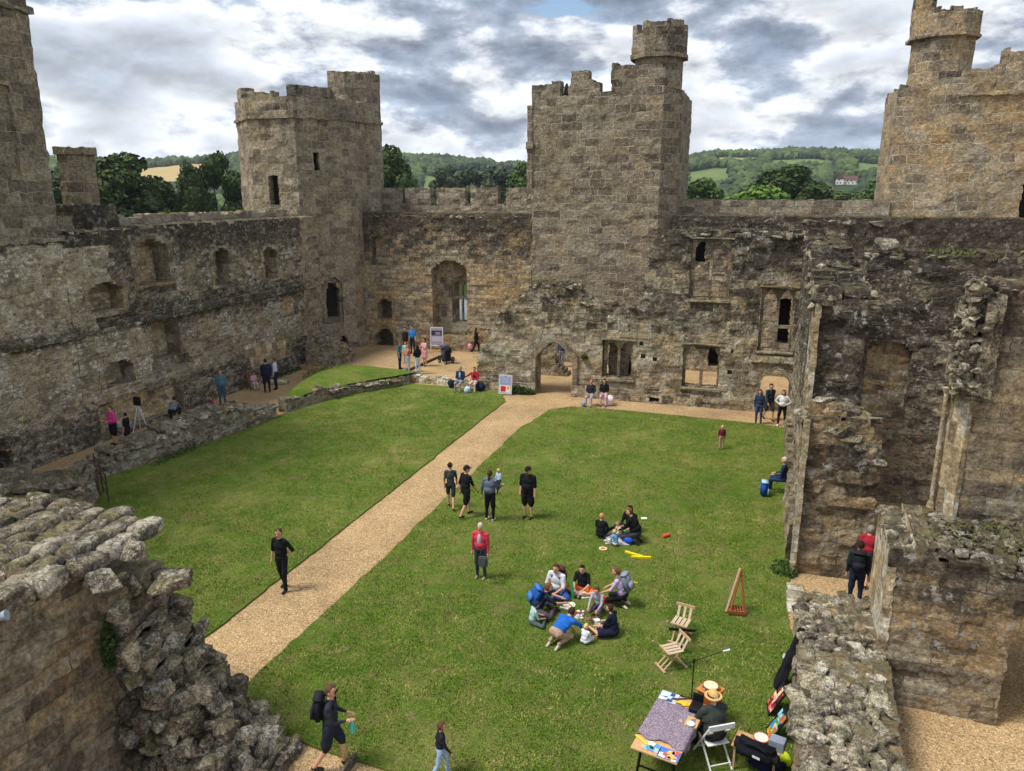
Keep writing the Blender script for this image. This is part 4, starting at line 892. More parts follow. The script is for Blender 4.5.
place_tree('broadleaf_tree', TB, -40.1, 119, 0, 3.4, 'smaller dark ragged tree on the left of the one by the corner tower', top_el=2.2, rz=4)
place_tree('broadleaf_tree', TA, -26.9, 116, 0, 5.6, 'dark tree behind the battlements, just right of the corner tower turret', top_el=3.45, rz=1)
place_tree('broadleaf_tree', TC, -29.2, 120, 0, 5.0, 'green tree mostly hidden by the corner tower turret', top_el=3.0, rz=2)
for k, (a, W, el) in enumerate(((-22.6, 6.5, 2.0), (-21.1, 8, 1.95), (-19.4, 8, 2.0), (-17.6, 6, 1.8))):
    place_tree('field_tree', TE, a, 260, 0, W, ('grey green tree, leftmost of the row seen over the battlements', 'grey green tree, second from the left in the row over the battlements', 'grey green tree, third from the left in the row over the battlements', 'grey green tree at the right end of the row over the battlements')[k], top_el=el, grp='row of trees beyond the battlements', rz=k)
place_tree('broadleaf_tree', TC, -16.6, 170, 0, 6.5, 'mid green tree touching the left edge of the gate tower', top_el=2.2, rz=3)
place_tree('broadleaf_tree', TA, 1.3, 150, 0, 9.5, 'dark rounded tree above the low parapet between gate tower and right tower', top_el=1.95, rz=5)
place_tree('broadleaf_tree', TD, -.4, 118, 0, 8.6, 'bright green bushy tree in front of the dark rounded one, over the parapet', top_el=.72, rz=1)
place_tree('broadleaf_tree', TC, -4.6, 135, 0, 5.5, 'mid green tree close against the right side of the gate tower', top_el=1.1, rz=6)
place_tree('broadleaf_tree', TC, 5.2, 240, 0, 9, 'green tree in front of the white farmhouse', top_el=.15, rz=2)
place_tree('broadleaf_tree', TC, 7.6, 180, 0, 8, 'green tree against the left side of the right tower', top_el=.9, rz=4)
place_tree('shrub', TD, -41.9, 116, 0, 2.2, 'small olive shrub poking above the left wall parapet', 'shrub', top_el=-.9)
place_tree('broadleaf_tree', TE, -47.4, 125, 0, 6, 'dark grey green tree between the big left tower and the chimney', top_el=2.2, rz=2)

# far woodland: nobody could count these crowns
def woodland():
    g = np.random.default_rng(3); VV, FF, off = [], [], 0
    lib = {}
    for sub in (1, 2):
        lib[sub] = []
        for k in range(6):
            bm = bmesh.new(); bmesh.ops.create_icosphere(bm, subdivisions=sub, radius=1)
            v = np.array([x.co[:] for x in bm.verts]); f = np.array([[q.index for q in p.verts] for p in bm.faces]); bm.free()
            nn = np.array([mnoise.noise(Vector(p)*1.9+Vector((k*7.1, 0, 0)))*.5+mnoise.noise(Vector(p)*5+Vector((k*7.1, 3, 0)))*.35 for p in v]); v = v*(1+nn[:, None]); lib[sub].append((v, f))
    groups = {0: [], 1: [], 2: []}
    N = 0
    for _ in range(24000):
        az = g.uniform(-50, 11); r = math.sqrt(g.uniform(230**2, 1250**2))
        if any(f[0]-.15 < az < f[1]+.15 and f[2]-(60 if f[2] > 600 else 0) < r < f[3]+4 for f in FIELDS): continue
        if vnoise(np.array(az*.9), np.array(r*.012), 2) < .30 and r > 420 and az < -10: continue
        if r < 480 and vnoise(np.array(az*.7), np.array(r*.02), 9) < .42: continue
        if -46 < az < -38.5 and 640 < r < 765: continue
        if abs(az-5.1) < 1.0 and 500 < r < 735: continue
        x, y = polar(az, r); z = float(hill_h(np.array(az), np.array(r))); s = g.uniform(2.8, 5.6)*(1.12 if r > 700 else 1)
        v, f = lib[2 if r < 620 else 1][N % 6]; a = g.uniform(0, 6.28); c, sn = math.cos(a), math.sin(a)
        w = v*np.array([s, s, s*g.uniform(.8, 1.05)]); w = np.stack([w[:, 0]*c-w[:, 1]*sn+x, w[:, 0]*sn+w[:, 1]*c+y, w[:, 2]+z+s*.75], 1)
        groups[int(vnoise(np.array(az*1.6), np.array(r*.02), 5)*2.99 + g.uniform(-.6, .6)) % 3].append((w, f)); N += 1
    V, F, fm, off = [], [], [], 0
    for k, lst in groups.items():
        for w, f in lst: V.append(w); F.append(f+off); off += len(w); fm.extend([k]*len(f))
    fl = [mat_leaf('wood_dark', (.014, .030, .011), (.024, .046, .016), (.04, .07, .022)), mat_leaf('wood_mid', (.026, .050, .013), (.042, .074, .020), (.07, .11, .03)), mat_leaf('wood_light', (.045, .078, .018), (.075, .118, .026), (.12, .165, .042))]
    tag(mk('far_woodland', np.concatenate(V), np.concatenate(F).tolist(), fl, fm=fm), kind='stuff')
woodland()
# farmhouse on the hillside
hx_, hy_ = polar(5.1, 690); hz_ = float(hill_h(np.array(5.1), np.array(690.)))
fh = empty('farmhouse', 'white farmhouse with steep dark red roofs and chimneys on the wooded hillside', 'house', (hx_, hy_, hz_), R(-8)); fh.scale = (.74, .74, .74)
wm = C3('#e4dfd6'); rm = C3('#5c4640')
def gable(nm, cx, cy, w, d, h, rh, along_x=True):
    bm = bmesh.new(); box(bm, cx, cy, h/2, w, d, h); obm('wall', bm, wm, fh)
    if along_x: pr = [(cx-w/2-.4, cy-d/2-.5, h), (cx+w/2+.4, cy-d/2-.5, h), (cx+w/2+.4, cy+d/2+.5, h), (cx-w/2-.4, cy+d/2+.5, h), (cx-w/2-.4, cy, h+rh), (cx+w/2+.4, cy, h+rh)]; F = [(0, 1, 5, 4), (2, 3, 4, 5), (1, 2, 5), (3, 0, 4), (3, 2, 1, 0)]
    else: pr = [(cx-w/2-.5, cy-d/2-.4, h), (cx+w/2+.5, cy-d/2-.4, h), (cx+w/2+.5, cy+d/2+.4, h), (cx-w/2-.5, cy+d/2+.4, h), (cx, cy-d/2-.4, h+rh), (cx, cy+d/2+.4, h+rh)]; F = [(0, 4, 5, 3), (4, 1, 2, 5), (0, 1, 4), (2, 3, 5), (3, 2, 1, 0)]
    return mk('roof', pr, F, rm, fh)
r1 = gable('m', 3, 0, 17, 8, 5, 4.5); r2_ = gable('g', -6, -1, 8, 11, 6, 6, False); r3 = gable('e', 14, -1, 8, 6, 3, 3)
for x, z, p in ((-2, 10, r1), (7, 10, r1), (-6, 12.5, r2_)):
    bm = bmesh.new(); box(bm, x, .6, z, 1.3, 1.1, 4.2); box(bm, x, .6, z+2.2, 1.6, 1.4, .3); obm('chimney', bm, C3('#7a5a4c'), p)
for x, z in ((-8, 2), (-5, 2), (-6.5, 5), (0, 2), (3, 2), (7, 2), (1.5, 4.1), (5.5, 4.1)):
    bm = bmesh.new(); y = -6.55 if x < -3 else -4.05; box(bm, x, y, z, 1.4, .12, 1.4); obm('window', bm, C3('#2d3338'), fh)
hz = NT('haze_air'); hz.t.nodes.remove(hz.b); pv = hz.n('ShaderNodeVolumePrincipled'); pv.inputs['Color'].default_value = (.80, .88, 1, 1); pv.inputs['Density'].default_value = .00013; pv.inputs['Anisotropy'].default_value = .2
hz.t.links.new(pv.outputs[0], hz.t.nodes['Material Output'].inputs['Volume'])
bm = bmesh.new(); box(bm, 0, 0, 36, 6700, 6700, 88); tag(obm('haze', bm, hz.m), kind='stuff')
#@@PART4
# ================================================================= PEOPLE
def nrm(v): v = Vector(v); return v.normalized()
def cap_mesh(bm, a, b, ra, rb, n=12, flatv=None):
    """closed tapered capsule"""
    a, b = Vector(a), Vector(b); d = b-a; L = d.length
    if L < 1e-5: d = Vector((0, 0, 1)); L = 1e-5
    d.normalize(); x = d.cross(Vector((0, 0, 1)));
    if x.length < 1e-3: x = Vector((1, 0, 0))
    x.normalize(); y = d.cross(x); rings = []
    prof = [(-ra*math.cos(t), ra*math.sin(t)) for t in (R(20), R(50), R(90))]+[(L+rb*math.cos(t), rb*math.sin(t)) for t in (R(90), R(50), R(20))]
    for (h, r) in prof: rings.append([bm.verts.new(a+d*h+(x*math.cos(2*math.pi*k/n)+y*math.sin(2*math.pi*k/n))*r) for k in range(n)])
    p0 = bm.verts.new(a-d*ra); p1 = bm.verts.new(b+d*rb)
    for k in range(n): bm.faces.new((p0, rings[0][(k+1) % n], rings[0][k])); bm.faces.new((p1, rings[-1][k], rings[-1][(k+1) % n]))
    for q in range(len(rings)-1):
        for k in range(n): bm.faces.new((rings[q][k], rings[q][(k+1) % n], rings[q+1][(k+1) % n], rings[q+1][k]))
def ell_mesh(bm, c, r, rot=None):
    m = Matrix.Translation(c) @ (rot.to_4x4() if rot is not None else Matrix.Identity(4)) @ Matrix.Diagonal((*r, 1))
    bmesh.ops.create_uvsphere(bm, u_segments=14, v_segments=10, radius=1, matrix=m)
DN = (0, 0, -1)
POSES = {
 'stand': dict(pz=.93, th=((-.05, .02, -1), (.05, .02, -1)), sh=((-.02, -.04, -1), (.02, -.04, -1)), ua=((-.16, .02, -1), (.16, .02, -1)), fa=((-.05, .18, -1), (.05, .18, -1))),
 'walk': dict(pz=.90, th=((-.02, .45, -1), (.02, -.18, -1)), sh=((0, .05, -1), (0, -.62, -1)), ua=((-.16, -.35, -1), (.16, .35, -1)), fa=((-.02, .1, -1), (.02, .65, -1)), lean=(0, .06, 1)),
 'hips': dict(pz=.93, th=((-.12, .02, -1), (.12, .02, -1)), sh=((-.03, -.04, -1), (.03, -.04, -1)), ua=((-.75, -.2, -1), (.75, -.2, -1)), fa=((.85, .45, -.5), (-.85, .45, -.5))),
 'hip1': dict(pz=.92, th=((-.06, .16, -1), (.04, -.1, -1)), sh=((0, .0, -1), (0, -.35, -1)), ua=((-.62, -.3, -1), (.2, .0, -1)), fa=((.75, .1, -.6), (.05, .25, -1)), lean=(0, .03, 1)),
 'hands_front': dict(pz=.93, th=((-.06, .02, -1), (.06, .02, -1)), sh=((-.02, -.04, -1), (.02, -.04, -1)), ua=((-.22, .1, -1), (.22, .1, -1)), fa=((.35, .9, .05), (-.35, .9, .05))),
 'phone': dict(pz=.93, th=((-.06, .02, -1), (.06, .02, -1)), sh=((-.02, -.04, -1), (.02, -.04, -1)), ua=((-.25, .5, -.9), (.25, .5, -.9)), fa=((.35, .8, .6), (-.35, .8, .6))),
 'carry': dict(pz=.93, th=((-.05, .02, -1), (.08, -.02, -1)), sh=((-.02, -.04, -1), (.02, -.04, -1)), ua=((-.3, -.05, -1), (.28, .25, -1)), fa=((-.1, .1, -1), (.15, .95, .12))),
 'sit_edge': dict(pz=.56, th=((-.12, 1, -.12), (.12, 1, -.12)), sh=((0, .12, -1), (0, .05, -1)), ua=((-.15, .22, -1), (.15, .22, -1)), fa=((.35, .9, -.15), (-.35, .9, -.15)), lean=(0, .05, 1)),
 'sit_cross': dict(pz=.13, th=((-.85, .65, -.03), (.85, .65, -.03)), sh=((.95, .45, -.02), (-.95, .55, .03)), ua=((-.22, .35, -1), (.22, .35, -1)), fa=((.35, .9, -.25), (-.35, .9, -.25)), lean=(0, .16, 1)),
 'sit_legs': dict(pz=.13, th=((-.2, .95, .32), (.2, .95, .12)), sh=((.08, .85, -.5), (.0, .95, -.2)), ua=((-.22, .45, -1), (.22, .45, -1)), fa=((.3, .9, -.3), (-.3, .9, -.3)), lean=(0, .2, 1)),
 'sit_side': dict(pz=.13, th=((-.65, .85, .0), (-.2, .95, .05)), sh=((.45, .85, -.05), (.55, .75, -.05)), ua=((-.25, .5, -1), (.22, .3, -1)), fa=((.1, .95, -.35), (-.3, .9, -.3)), lean=(.05, .22, 1)),
 'kneel': dict(pz=.30, th=((-.15, .95, -.38), (.15, .95, -.38)), sh=((.05, -1, -.06), (-.05, -1, -.06)), ua=((-.18, .55, -1), (.18, .55, -1)), fa=((.2, .85, -.55), (-.2, .85, -.55)), lean=(0, .35, 1), toe=(0, -.8, -.4)),
 'kneel_bend': dict(pz=.34, th=((-.15, .92, -.48), (.15, .92, -.48)), sh=((.05, -1, -.06), (-.05, -1, -.06)), ua=((-.15, .9, -.7), (.15, .9, -.7)), fa=((.1, .6, -1), (-.1, .6, -1)), lean=(0, 1.0, .42), toe=(0, -.8, -.4)),
 'bend': dict(pz=.30, th=((-.3, .85, .1), (.3, .85, .1)), sh=((.1, -.25, -1), (-.1, -.25, -1)), ua=((-.15, .7, -.9), (.15, .7, -.9)), fa=((.1, .55, -1), (-.1, .55, -1)), lean=(0, .75, .75)),
}
SKIN = '#c99a7c'
def person(label, x, y, h=1.72, face=0., pose='stand', shirt='#22252c', legs='#23262f', shoe='#2a2725', hair='#3b2b20', hairs='short', skin=SKIN, sleeve='short', shorts=False, dress=None, z=0., grp=None, hat=None, hatk='cap', bulk=1., turn=0., nod=0., over=None, vox=None, cat='person', name='person', glasses=False, beard=False, front=None):
    """face: heading in degrees, 0 = looking along +Y, 90 = towards -X"""
    P_ = dict(POSES[pose]);
    if over: P_.update(over)
    k = h/1.75; child = h < 1.35; hk = (1.0 if not child else (1.28 if h < 1.0 else 1.12))
    up = nrm(P_.get('lean', (0, 0, 1)))
    pel = Vector((0, 0, P_['pz'])); fwd = Vector((0, 1, 0)); side = Vector((1, 0, 0)); tf = side.cross(up)*-1 if False else up.cross(side)
    tf = nrm(tf); tl = .44
    chest = pel+up*.30; nb = pel+up*(tl+.04); sh_c = pel+up*tl
    nod_v = nrm(up*.6+Vector((0, 0, .5))+fwd*(.12+nod))
    head = nb+nod_v*.17
    S = [sh_c+side*(.175*s)*bulk**.5+Vector((0, 0, 0)) for s in (-1, 1)]; Hp = [pel+side*(.085*s)-up*.02 for s in (-1, 1)]
    E = [S[i]+nrm(P_['ua'][i])*.285 for i in (0, 1)]; W = [E[i]+nrm(P_['fa'][i])*.25 for i in (0, 1)]
    Kn = [Hp[i]+nrm(P_['th'][i])*.43 for i in (0, 1)]; A = [Kn[i]+nrm(P_['sh'][i])*.41 for i in (0, 1)]
    toe = nrm(P_.get('toe', (0, 1, -.05)))
    b = bulk*1.13; prim = []   # (mesh kind, params, material slot): 0 shirt 1 legs 2 skin 3 shoes
    arm = 0 if sleeve == 'long' else 2
    for i in (0, 1):
        prim += [('c', S[i], E[i], .052*b, .043*b, 0), ('c', E[i], W[i], .041, .028, arm), ('c', W[i], W[i]+nrm(P_['fa'][i])*.065, .028, .03, 2)]
        lm = 2 if dress else 1
        prim += [('c', Hp[i], Kn[i], .085*b, .062*b, 2 if dress else 1), ('c', Kn[i], A[i], .056, .037, 2 if (shorts or dress) else 1)]
        if shorts: prim.append(('c', Hp[i], Hp[i].lerp(Kn[i], .85), .098*b, .082*b, 1))
        elif not dress: prim.append(('c', Kn[i], A[i], .060, .050, 1))
        prim.append(('c', A[i]-toe*.03+Vector((0, 0, -.035)), A[i]+toe*.135+Vector((0, 0, -.045)), .040, .036, 3))
        prim.append(('c', sh_c+up*.02, S[i], .062*b, .056*b, 0))
    prim += [('e', chest+tf*.0, (.165*b, .108*b, .20), 0), ('e', pel+up*.13, (.150*b, .108*b*b, .15), 0), ('e', pel, (.158*b, .118*b, .12), 1 if not dress else 0), ('e', sh_c, (.15, .085, .07), 0)]
    if dress:
        for i in (0, 1): prim.append(('c', Hp[i], Hp[i].lerp(Kn[i], .8), .10*b, .11*b, 0))
        prim.append(('c', pel, (Kn[0]+Kn[1])/2*.75+pel*.25, .14*b, .15*b, 0))
    hr = .098*hk/ (1 if not child else 1)
    prim += [('c', nb-up*.03, head-nod_v*.05, .052, .048, 2), ('e', head+Vector((0, 0, .015)), (hr*.80, hr*.98, hr*1.12), 2), ('e', head+Vector((0, .025, -.045)), (hr*.62, hr*.66, hr*.62), 2)]
    hd = Matrix.Rotation(R(turn), 3, 'Z')
    fc = hd @ Vector((0, 1, 0)); fs = hd @ Vector((1, 0, 0))
    prim += [('c', head+fc*hr*.92+Vector((0, 0, .0)), head+fc*(hr*1.06)+Vector((0, 0, -.028)), .012, .017, 2)]
    for s in (-1, 1): prim.append(('e', head+fs*(s*hr*.80)+Vector((0, 0, -.005)), (.014, .02, .03), 2))
    bm = bmesh.new()
    for p in prim:
        if p[0] == 'c': cap_mesh(bm, p[1], p[2], p[3], p[4])
        else: ell_mesh(bm, p[1], p[2], Matrix((side, tf, up)).transposed() if p[3] in (0, 1) and p[1] is not head else None)
    me = bpy.data.meshes.new(name); bm.to_mesh(me); bm.free()
    o = bpy.data.objects.new(name, me); COL.objects.link(o)
    md = o.modifiers.new('r', 'REMESH'); md.mode = 'VOXEL'; md.voxel_size = vox or (.017 if y < 24 else .022)
    ms = o.modifiers.new('s', 'SMOOTH'); ms.factor = .5; ms.iterations = 2
    dg = bpy.context.evaluated_depsgraph_get(); m2 = bpy.data.meshes.new_from_object(o.evaluated_get(dg))
    o.modifiers.clear(); old = o.data; o.data = m2; bpy.data.meshes.remove(old); me = m2
    nv = len(me.vertices); co = np.empty(nv*3); me.vertices.foreach_get('co', co); co = co.reshape(-1, 3)
    # small folds in the clothes
    best = np.full(nv, 9.); lab = np.zeros(nv, int)
    for p in prim:
        if p[0] == 'c':
            a = np.array(p[1]); d = np.array(p[2])-a; L2 = max(d@d, 1e-9); t = np.clip((co-a)@d/L2, 0, 1); dist = np.linalg.norm(co-(a+t[:, None]*d), axis=1)-(p[3]+(p[4]-p[3])*t); m = p[5]
        else:
            q = co-np.array(p[1])
            if p[3] in (0, 1): q = q @ np.array(Matrix((side, tf, up)).transposed())
            r_ = np.array(p[2]); nq = np.linalg.norm(q/r_, axis=1); dist = (nq-1)*r_.min(); m = p[3]
        if m == 2: dist = dist+.006*(0)
        u_ = dist < best; best[u_] = dist[u_]; lab[u_] = m
    fold = np.array([mnoise.noise(Vector((v[0]*9, v[1]*9, v[2]*5)))+.5*mnoise.noise(Vector(v)*19) for v in co])*.012*(lab < 2)
    no = np.empty(nv*3); me.vertices.foreach_get('normal', no); co = co+no.reshape(-1, 3)*fold[:, None]; me.vertices.foreach_set('co', co.ravel())
    fl = np.zeros(len(me.polygons), np.int32)
    fv = np.empty(len(me.loops), np.int32); me.loops.foreach_get('vertex_index', fv); ls = np.empty(len(me.polygons), np.int32); me.polygons.foreach_get('loop_start', ls)
    fl = lab[fv[ls]].astype(np.int32)
    # add fingers, eyes and mouth to the same mesh
    me.materials.clear()
    bm = bmesh.new(); bm.from_mesh(me)
    for f, l_ in zip(bm.faces, fl): f.material_index = int(l_)
    for i in (0, 1):
        fd = nrm(P_['fa'][i]); hp = W[i]+fd*.085; sd = fd.cross(Vector((0, 0, 1)));
        if sd.length < .3: sd = fd.cross(Vector((1, 0, 0)))
        sd.normalize(); cu = nrm(fd.cross(sd))*(1 if i else 1)
        if cu.z > 0 and abs(fd.z) < .7: cu = -cu
        for q, (off, ln) in enumerate(((-.024, .062), (-.008, .070), (.008, .066), (.024, .052))):
            m1 = hp+sd*off+fd*ln*.55; tube(bm, hp+sd*off-fd*.012, m1, .0088, .0082, 6, 2); tube(bm, m1, m1+nrm(fd+cu*.7)*ln*.5, .0084, .0062, 6, 2)
        t0 = W[i]+fd*.04+sd*.026; t1 = t0+nrm(fd*.6+sd)*.035; tube(bm, t0, t1, .011, .009, 6, 2); tube(bm, t1, t1+nrm(fd+sd*.2)*.03, .009, .007, 6, 2)
    for s in (-1, 1):
        c = head+fc*(hr*.93)+fs*(s*.034)+Vector((0, 0, .012)); n0 = len(bm.faces)
        if glasses: box(bm, 0, 0, 0, .052, .012, .036, 0, 4, M4=Matrix.Translation(c+fc*.012) @ Matrix.Rotation(R(turn), 4, 'Z'))
        else: bmesh.ops.create_uvsphere(bm, u_segments=8, v_segments=6, radius=.0105, matrix=Matrix.Translation(c))
        bm.faces.ensure_lookup_table()
        for f in bm.faces[n0:]: f.material_index = 4
        bar(bm, c+Vector((0, 0, .022))-fs*.018, c+Vector((0, 0, .022))+fs*.018, .008, .006, 5)
    bar(bm, head+fc*(hr*.94)-fs*.022+Vector((0, 0, -.055)), head+fc*(hr*.94)+fs*.022+Vector((0, 0, -.055)), .012, .009, 6)
    bm.to_mesh(me); bm.free()
    for m in (C3(shirt), C3(legs), C3(skin, .6, .06), C3(shoe), C3('#14100e', .3), C3(hair), C3('#8d4b42')): me.materials.append(m)
    me.polygons.foreach_set('use_smooth', np.ones(len(me.polygons), dtype=bool))
    zs = np.empty(len(me.vertices)*3); me.vertices.foreach_get('co', zs); zmin = zs[2::3].min() if pose != 'sit_edge' or P_.get('ground', True) else 0
    # hair
    if hairs:
        hb = bmesh.new(); bmesh.ops.create_icosphere(hb, subdivisions=3, radius=1, matrix=Matrix.Translation(head+Vector((0, 0, .028))-fc*.010) @ Matrix.Diagonal((hr*.88, hr*1.04, hr*1.13, 1)))
        cut = []
        for v in hb.verts:
            q = v.co-head; f_ = q.dot(fc)/hr; zz = q.z/hr; lo = -.35 if hairs == 'short' else -.8
            v.co += (v.co-head).normalized()*(mnoise.noise(v.co*30)*.022)
            if (f_ > .30 and zz < .62) or (zz < lo) or (f_ > -.1 and zz < .15 and abs(q.dot(fs))/hr < .62) : cut.append(v)
        if hairs in ('short', 'long', 'bun', 'tail'): bmesh.ops.delete(hb, geom=cut, context='VERTS')
        if hairs in ('long', 'tail'):
            for q in range(7):
                a_ = R(-70+q*23.3) if hairs == 'long' else R(-12+q*4); d0 = -(fc*math.cos(a_))+fs*math.sin(a_); s0 = head+d0*hr*.8+Vector((0, 0, .02)); e0 = s0+d0*.012+Vector((0, 0, -.20 if hairs == 'long' else -.26))
                tube(hb, s0, e0, .030, .016, 6)
        if hairs == 'bun': bmesh.ops.create_icosphere(hb, subdivisions=2, radius=.042, matrix=Matrix.Translation(head-fc*hr*1.05+Vector((0, 0, .06))))
        if beard: bmesh.ops.create_icosphere(hb, subdivisions=2, radius=1, matrix=Matrix.Translation(head+fc*.045+Vector((0, 0, -.075))) @ Matrix.Diagonal((.05, .045, .04, 1)))
        if hairs == 'pigtails':
            bmesh.ops.delete(hb, geom=cut, context='VERTS')
            for s in (-1, 1):
                s0 = head+fs*s*hr*.85+Vector((0, 0, .06)); tube(hb, s0, s0+fs*s*.05+Vector((0, 0, -.10)), .034, .014, 7)
        ho = obm('hair', hb, C3(hair), o, smooth=True)
    if front:
        fb = bmesh.new(); ell_mesh(fb, chest+tf*(.060*b)-up*.03, (.062*b, .062*b, .20), Matrix((side, tf, up)).transposed()); obm('shirt_front', fb, C3(front), o, smooth=True)
    if hat:
        hb = bmesh.new(); top = head+Vector((0, 0, .045))
        bmesh.ops.create_uvsphere(hb, u_segments=16, v_segments=10, radius=1, matrix=Matrix.Translation(top) @ Matrix.Diagonal((hr*.98, hr*1.14, hr*.98 if hatk != 'brim' else hr*1.15, 1)))
        bmesh.ops.delete(hb, geom=[v for v in hb.verts if v.co.z < top.z-.008], context='VERTS')
        if hatk == 'cap':
            pts_ = [hb.verts.new(top+fs*(hr*.8*math.sin(t))+fc*(hr*.75+hr*1.0*math.cos(t))+Vector((0, 0, -.002))) for t in [R(-90+q*22.5) for q in range(9)]]; hb.faces.new(pts_)
        if hatk == 'brim': tube(hb, top+Vector((0, 0, -.012)), top+Vector((0, 0, .0)), hr*1.62, hr*1.58, 22); tube(hb, top+Vector((0, 0, 0)), top+Vector((0, 0, .022)), hr*1.12, hr*1.08, 20, mi=1)
        obm('hat', hb, [C3(hat), C3('#1f1a17')], o, smooth=(hatk != 'brim'))
    o.scale = (k, k, k); o.rotation_euler = (0, 0, R(face)); o.location = (x, y, z-zmin*k)
    tag(o, label, cat, grp)
    o['_j'] = 0; del o['_j']
    J = {}
    mw = Matrix.Translation(o.location) @ Matrix.Rotation(R(face), 4, 'Z') @ Matrix.Diagonal((k, k, k, 1))
    J['hand'] = [mw @ (W[i]+nrm(P_['fa'][i])*.09) for i in (0, 1)]; J['back'] = mw @ (chest-tf*.11+up*.02); J['chest'] = mw @ (chest+tf*.12); J['pel'] = mw @ pel; J['rot'] = R(face); J['up'] = up; J['k'] = k; J['tf'] = tf
    return o, J
def backpack(label, J, c1='#22262c', c2='#3a3f46', w=.30, h=.46, d=.17, up=None, rz=None, loc=None, tilt=None):
    """worn or standing rucksack with lid, pocket and straps"""
    if loc is None:
        a = J['rot']; u = J['up']; t = J['tf']
        base = Matrix.Translation(J['back']) @ Matrix.Rotation(a, 4, 'Z') @ Matrix((Vector((1, 0, 0)), t, u)).transposed().to_4x4() @ Matrix.Translation((0, -d/2+.005, 0))
    else: base = Matrix.Translation(loc) @ Matrix.Rotation(rz or 0, 4, 'Z') @ Matrix.Rotation(tilt or 0, 4, 'X') @ Matrix.Translation((0, 0, h/2))
    def part(nm, mk_, mat, par):
        bm = bmesh.new(); mk_(bm)
        ob = obm(nm, bm, mat, par, smooth=True)
        return ob
    root = bpy.data.objects.new('backpack', None); COL.objects.link(root); root.matrix_world = base; root.empty_display_size = .1
    tag(root, label, 'backpack')
    def rb(bm, cx, cy, cz, sx_, sy_, sz_):
        r = bmesh.ops.create_cube(bm, size=1, matrix=Matrix.Translation((cx, cy, cz)) @ Matrix.Diagonal((sx_, sy_, sz_, 1)))
        bmesh.ops.bevel(bm, geom=list({e for v in r['verts'] for e in v.link_edges}), offset=min(sx_, sy_, sz_)*.3, segments=3, affect='EDGES')
    body = part('bag_body', lambda bm: rb(bm, 0, 0, 0, w, d, h), C3(c1), root)
    part('front_pocket', lambda bm: rb(bm, 0, -d/2-.02, -h*.16, w*.8, .06, h*.45), C3(c2), root)
    part('lid', lambda bm: rb(bm, 0, -.01, h/2+.0, w*.9, d*.95, .07), C3(c2), root)
    for s in (-1, 1):
        def st(bm):
            p = [(s*w*.28, d/2-.02, h*.42), (s*w*.32, d/2+.09, h*.44), (s*w*.36, d/2+.19, h*.25), (s*w*.38, d/2+.17, -.02), (s*w*.42, d/2, -h*.35)]
            for q in range(4): bar(bm, p[q], p[q+1], .045, .012)
        if loc is None: part('strap', st, C3(c1), root)
    return root
def at(px, py, z=0.0): return G(px, py, z)
def put(px, py, label, z=.045, **kw):
    x, y = at(px, py, z)
    return person(label, x, y, z=z, **kw)
TOCAM = lambda px, py: math.degrees(math.atan2(at(px, py)[0], -at(px, py)[1]*-1))  # unused helper
# heading helper: 0 = away along the path, 180 = towards the camera side, 90 = picture left, -90 = picture right
man1 = put(284, 590, 'man in black polo shirt and trousers strolling alone on the gravel path', z=0, h=1.78, face=178, pose='hip1', shirt='#17181c', legs='#191b22', hair='#4a3a2c', turn=12)
m2, j2 = person('man in sunglasses, dark shirt and navy shorts walking at the bottom edge', *at(333, 768, 0), z=0, h=1.78, face=-70, pose='walk', shirt='#2b2f38', legs='#1f2635', shorts=True, sleeve='long', hair='#5a4030', glasses=True, turn=-14, over=dict(ua=((-.16, .1, -1), (.16, .2, -1)), fa=((.35, .9, -.1), (-.3, .9, .0))))
backpack('black rucksack worn by the man in sunglasses at the bottom edge', j2, '#15171b', '#24262c')
bm = bmesh.new(); tube(bm, (0, 0, 0), (0, 0, .19), .036, .036, 12); tube(bm, (0, 0, .19), (0, 0, .21), .036, .02, 12); tube(bm, (0, 0, .21), (0, 0, .24), .02, .02, 10, mi=1)
o = obm('water_bottle', bm, [C3('#3fb8b4', .4), C3('#d9dcdc')]); o.location = j2['hand'][1]+Vector((0, 0, -.26)); tag(o, 'turquoise water bottle hanging from the hand of the man in sunglasses', 'bottle')
put(441, 777, 'little girl with pigtails, dark patterned top and pale blue jeans at the bottom edge', h=1.16, z=0, face=-60, pose='walk', shirt='#20202a', legs='#8fa9cc', shoe='#d8d5d0', hair='#5a3c28', hairs='pigtails', sleeve='long', vox=.016)
put(451, 508, 'slim boy in grey t-shirt and shorts walking on the left of the man in black', h=1.62, face=20, pose='walk', shirt='#3b413f', legs='#33393a', shorts=True, hair='#2e221b', bulk=.85, turn=-40)
put(466, 516, 'man in black t-shirt, black shorts and cap walking beside the path', h=1.76, face=-30, pose='walk', shirt='#15161a', legs='#141518', shorts=True, hair='#35281f', hat='#1c1c20', turn=-40)
wc, jc = put(490, 520, 'woman in loose grey blue top and black leggings carrying a toddler on the lawn', h=1.68, face=-5, pose='carry', shirt='#5a6475', legs='#16161b', shoe='#e2e0dc', hair='#46301f', hairs='tail', sleeve='long', bulk=1.12)
person('toddler in light blue top carried on the arm of the woman in grey', jc['pel'].x+.27, jc['pel'].y+.10, h=.82, z=.98, face=150, pose='sit_edge', shirt='#a9bedb', legs='#2a2f45', hair='#c9a66b', sleeve='long', over=dict(th=((-.25, .6, -.8), (.25, .6, -.8)), ground=True), vox=.018)
put(528, 518, 'bearded man in black t-shirt, black shorts and cap standing on the lawn', h=1.76, face=172, pose='stand', shirt='#141417', legs='#131316', shorts=True, hair='#3a2a1e', hat='#1a1a1d', bulk=1.2, glasses=True, beard=True)
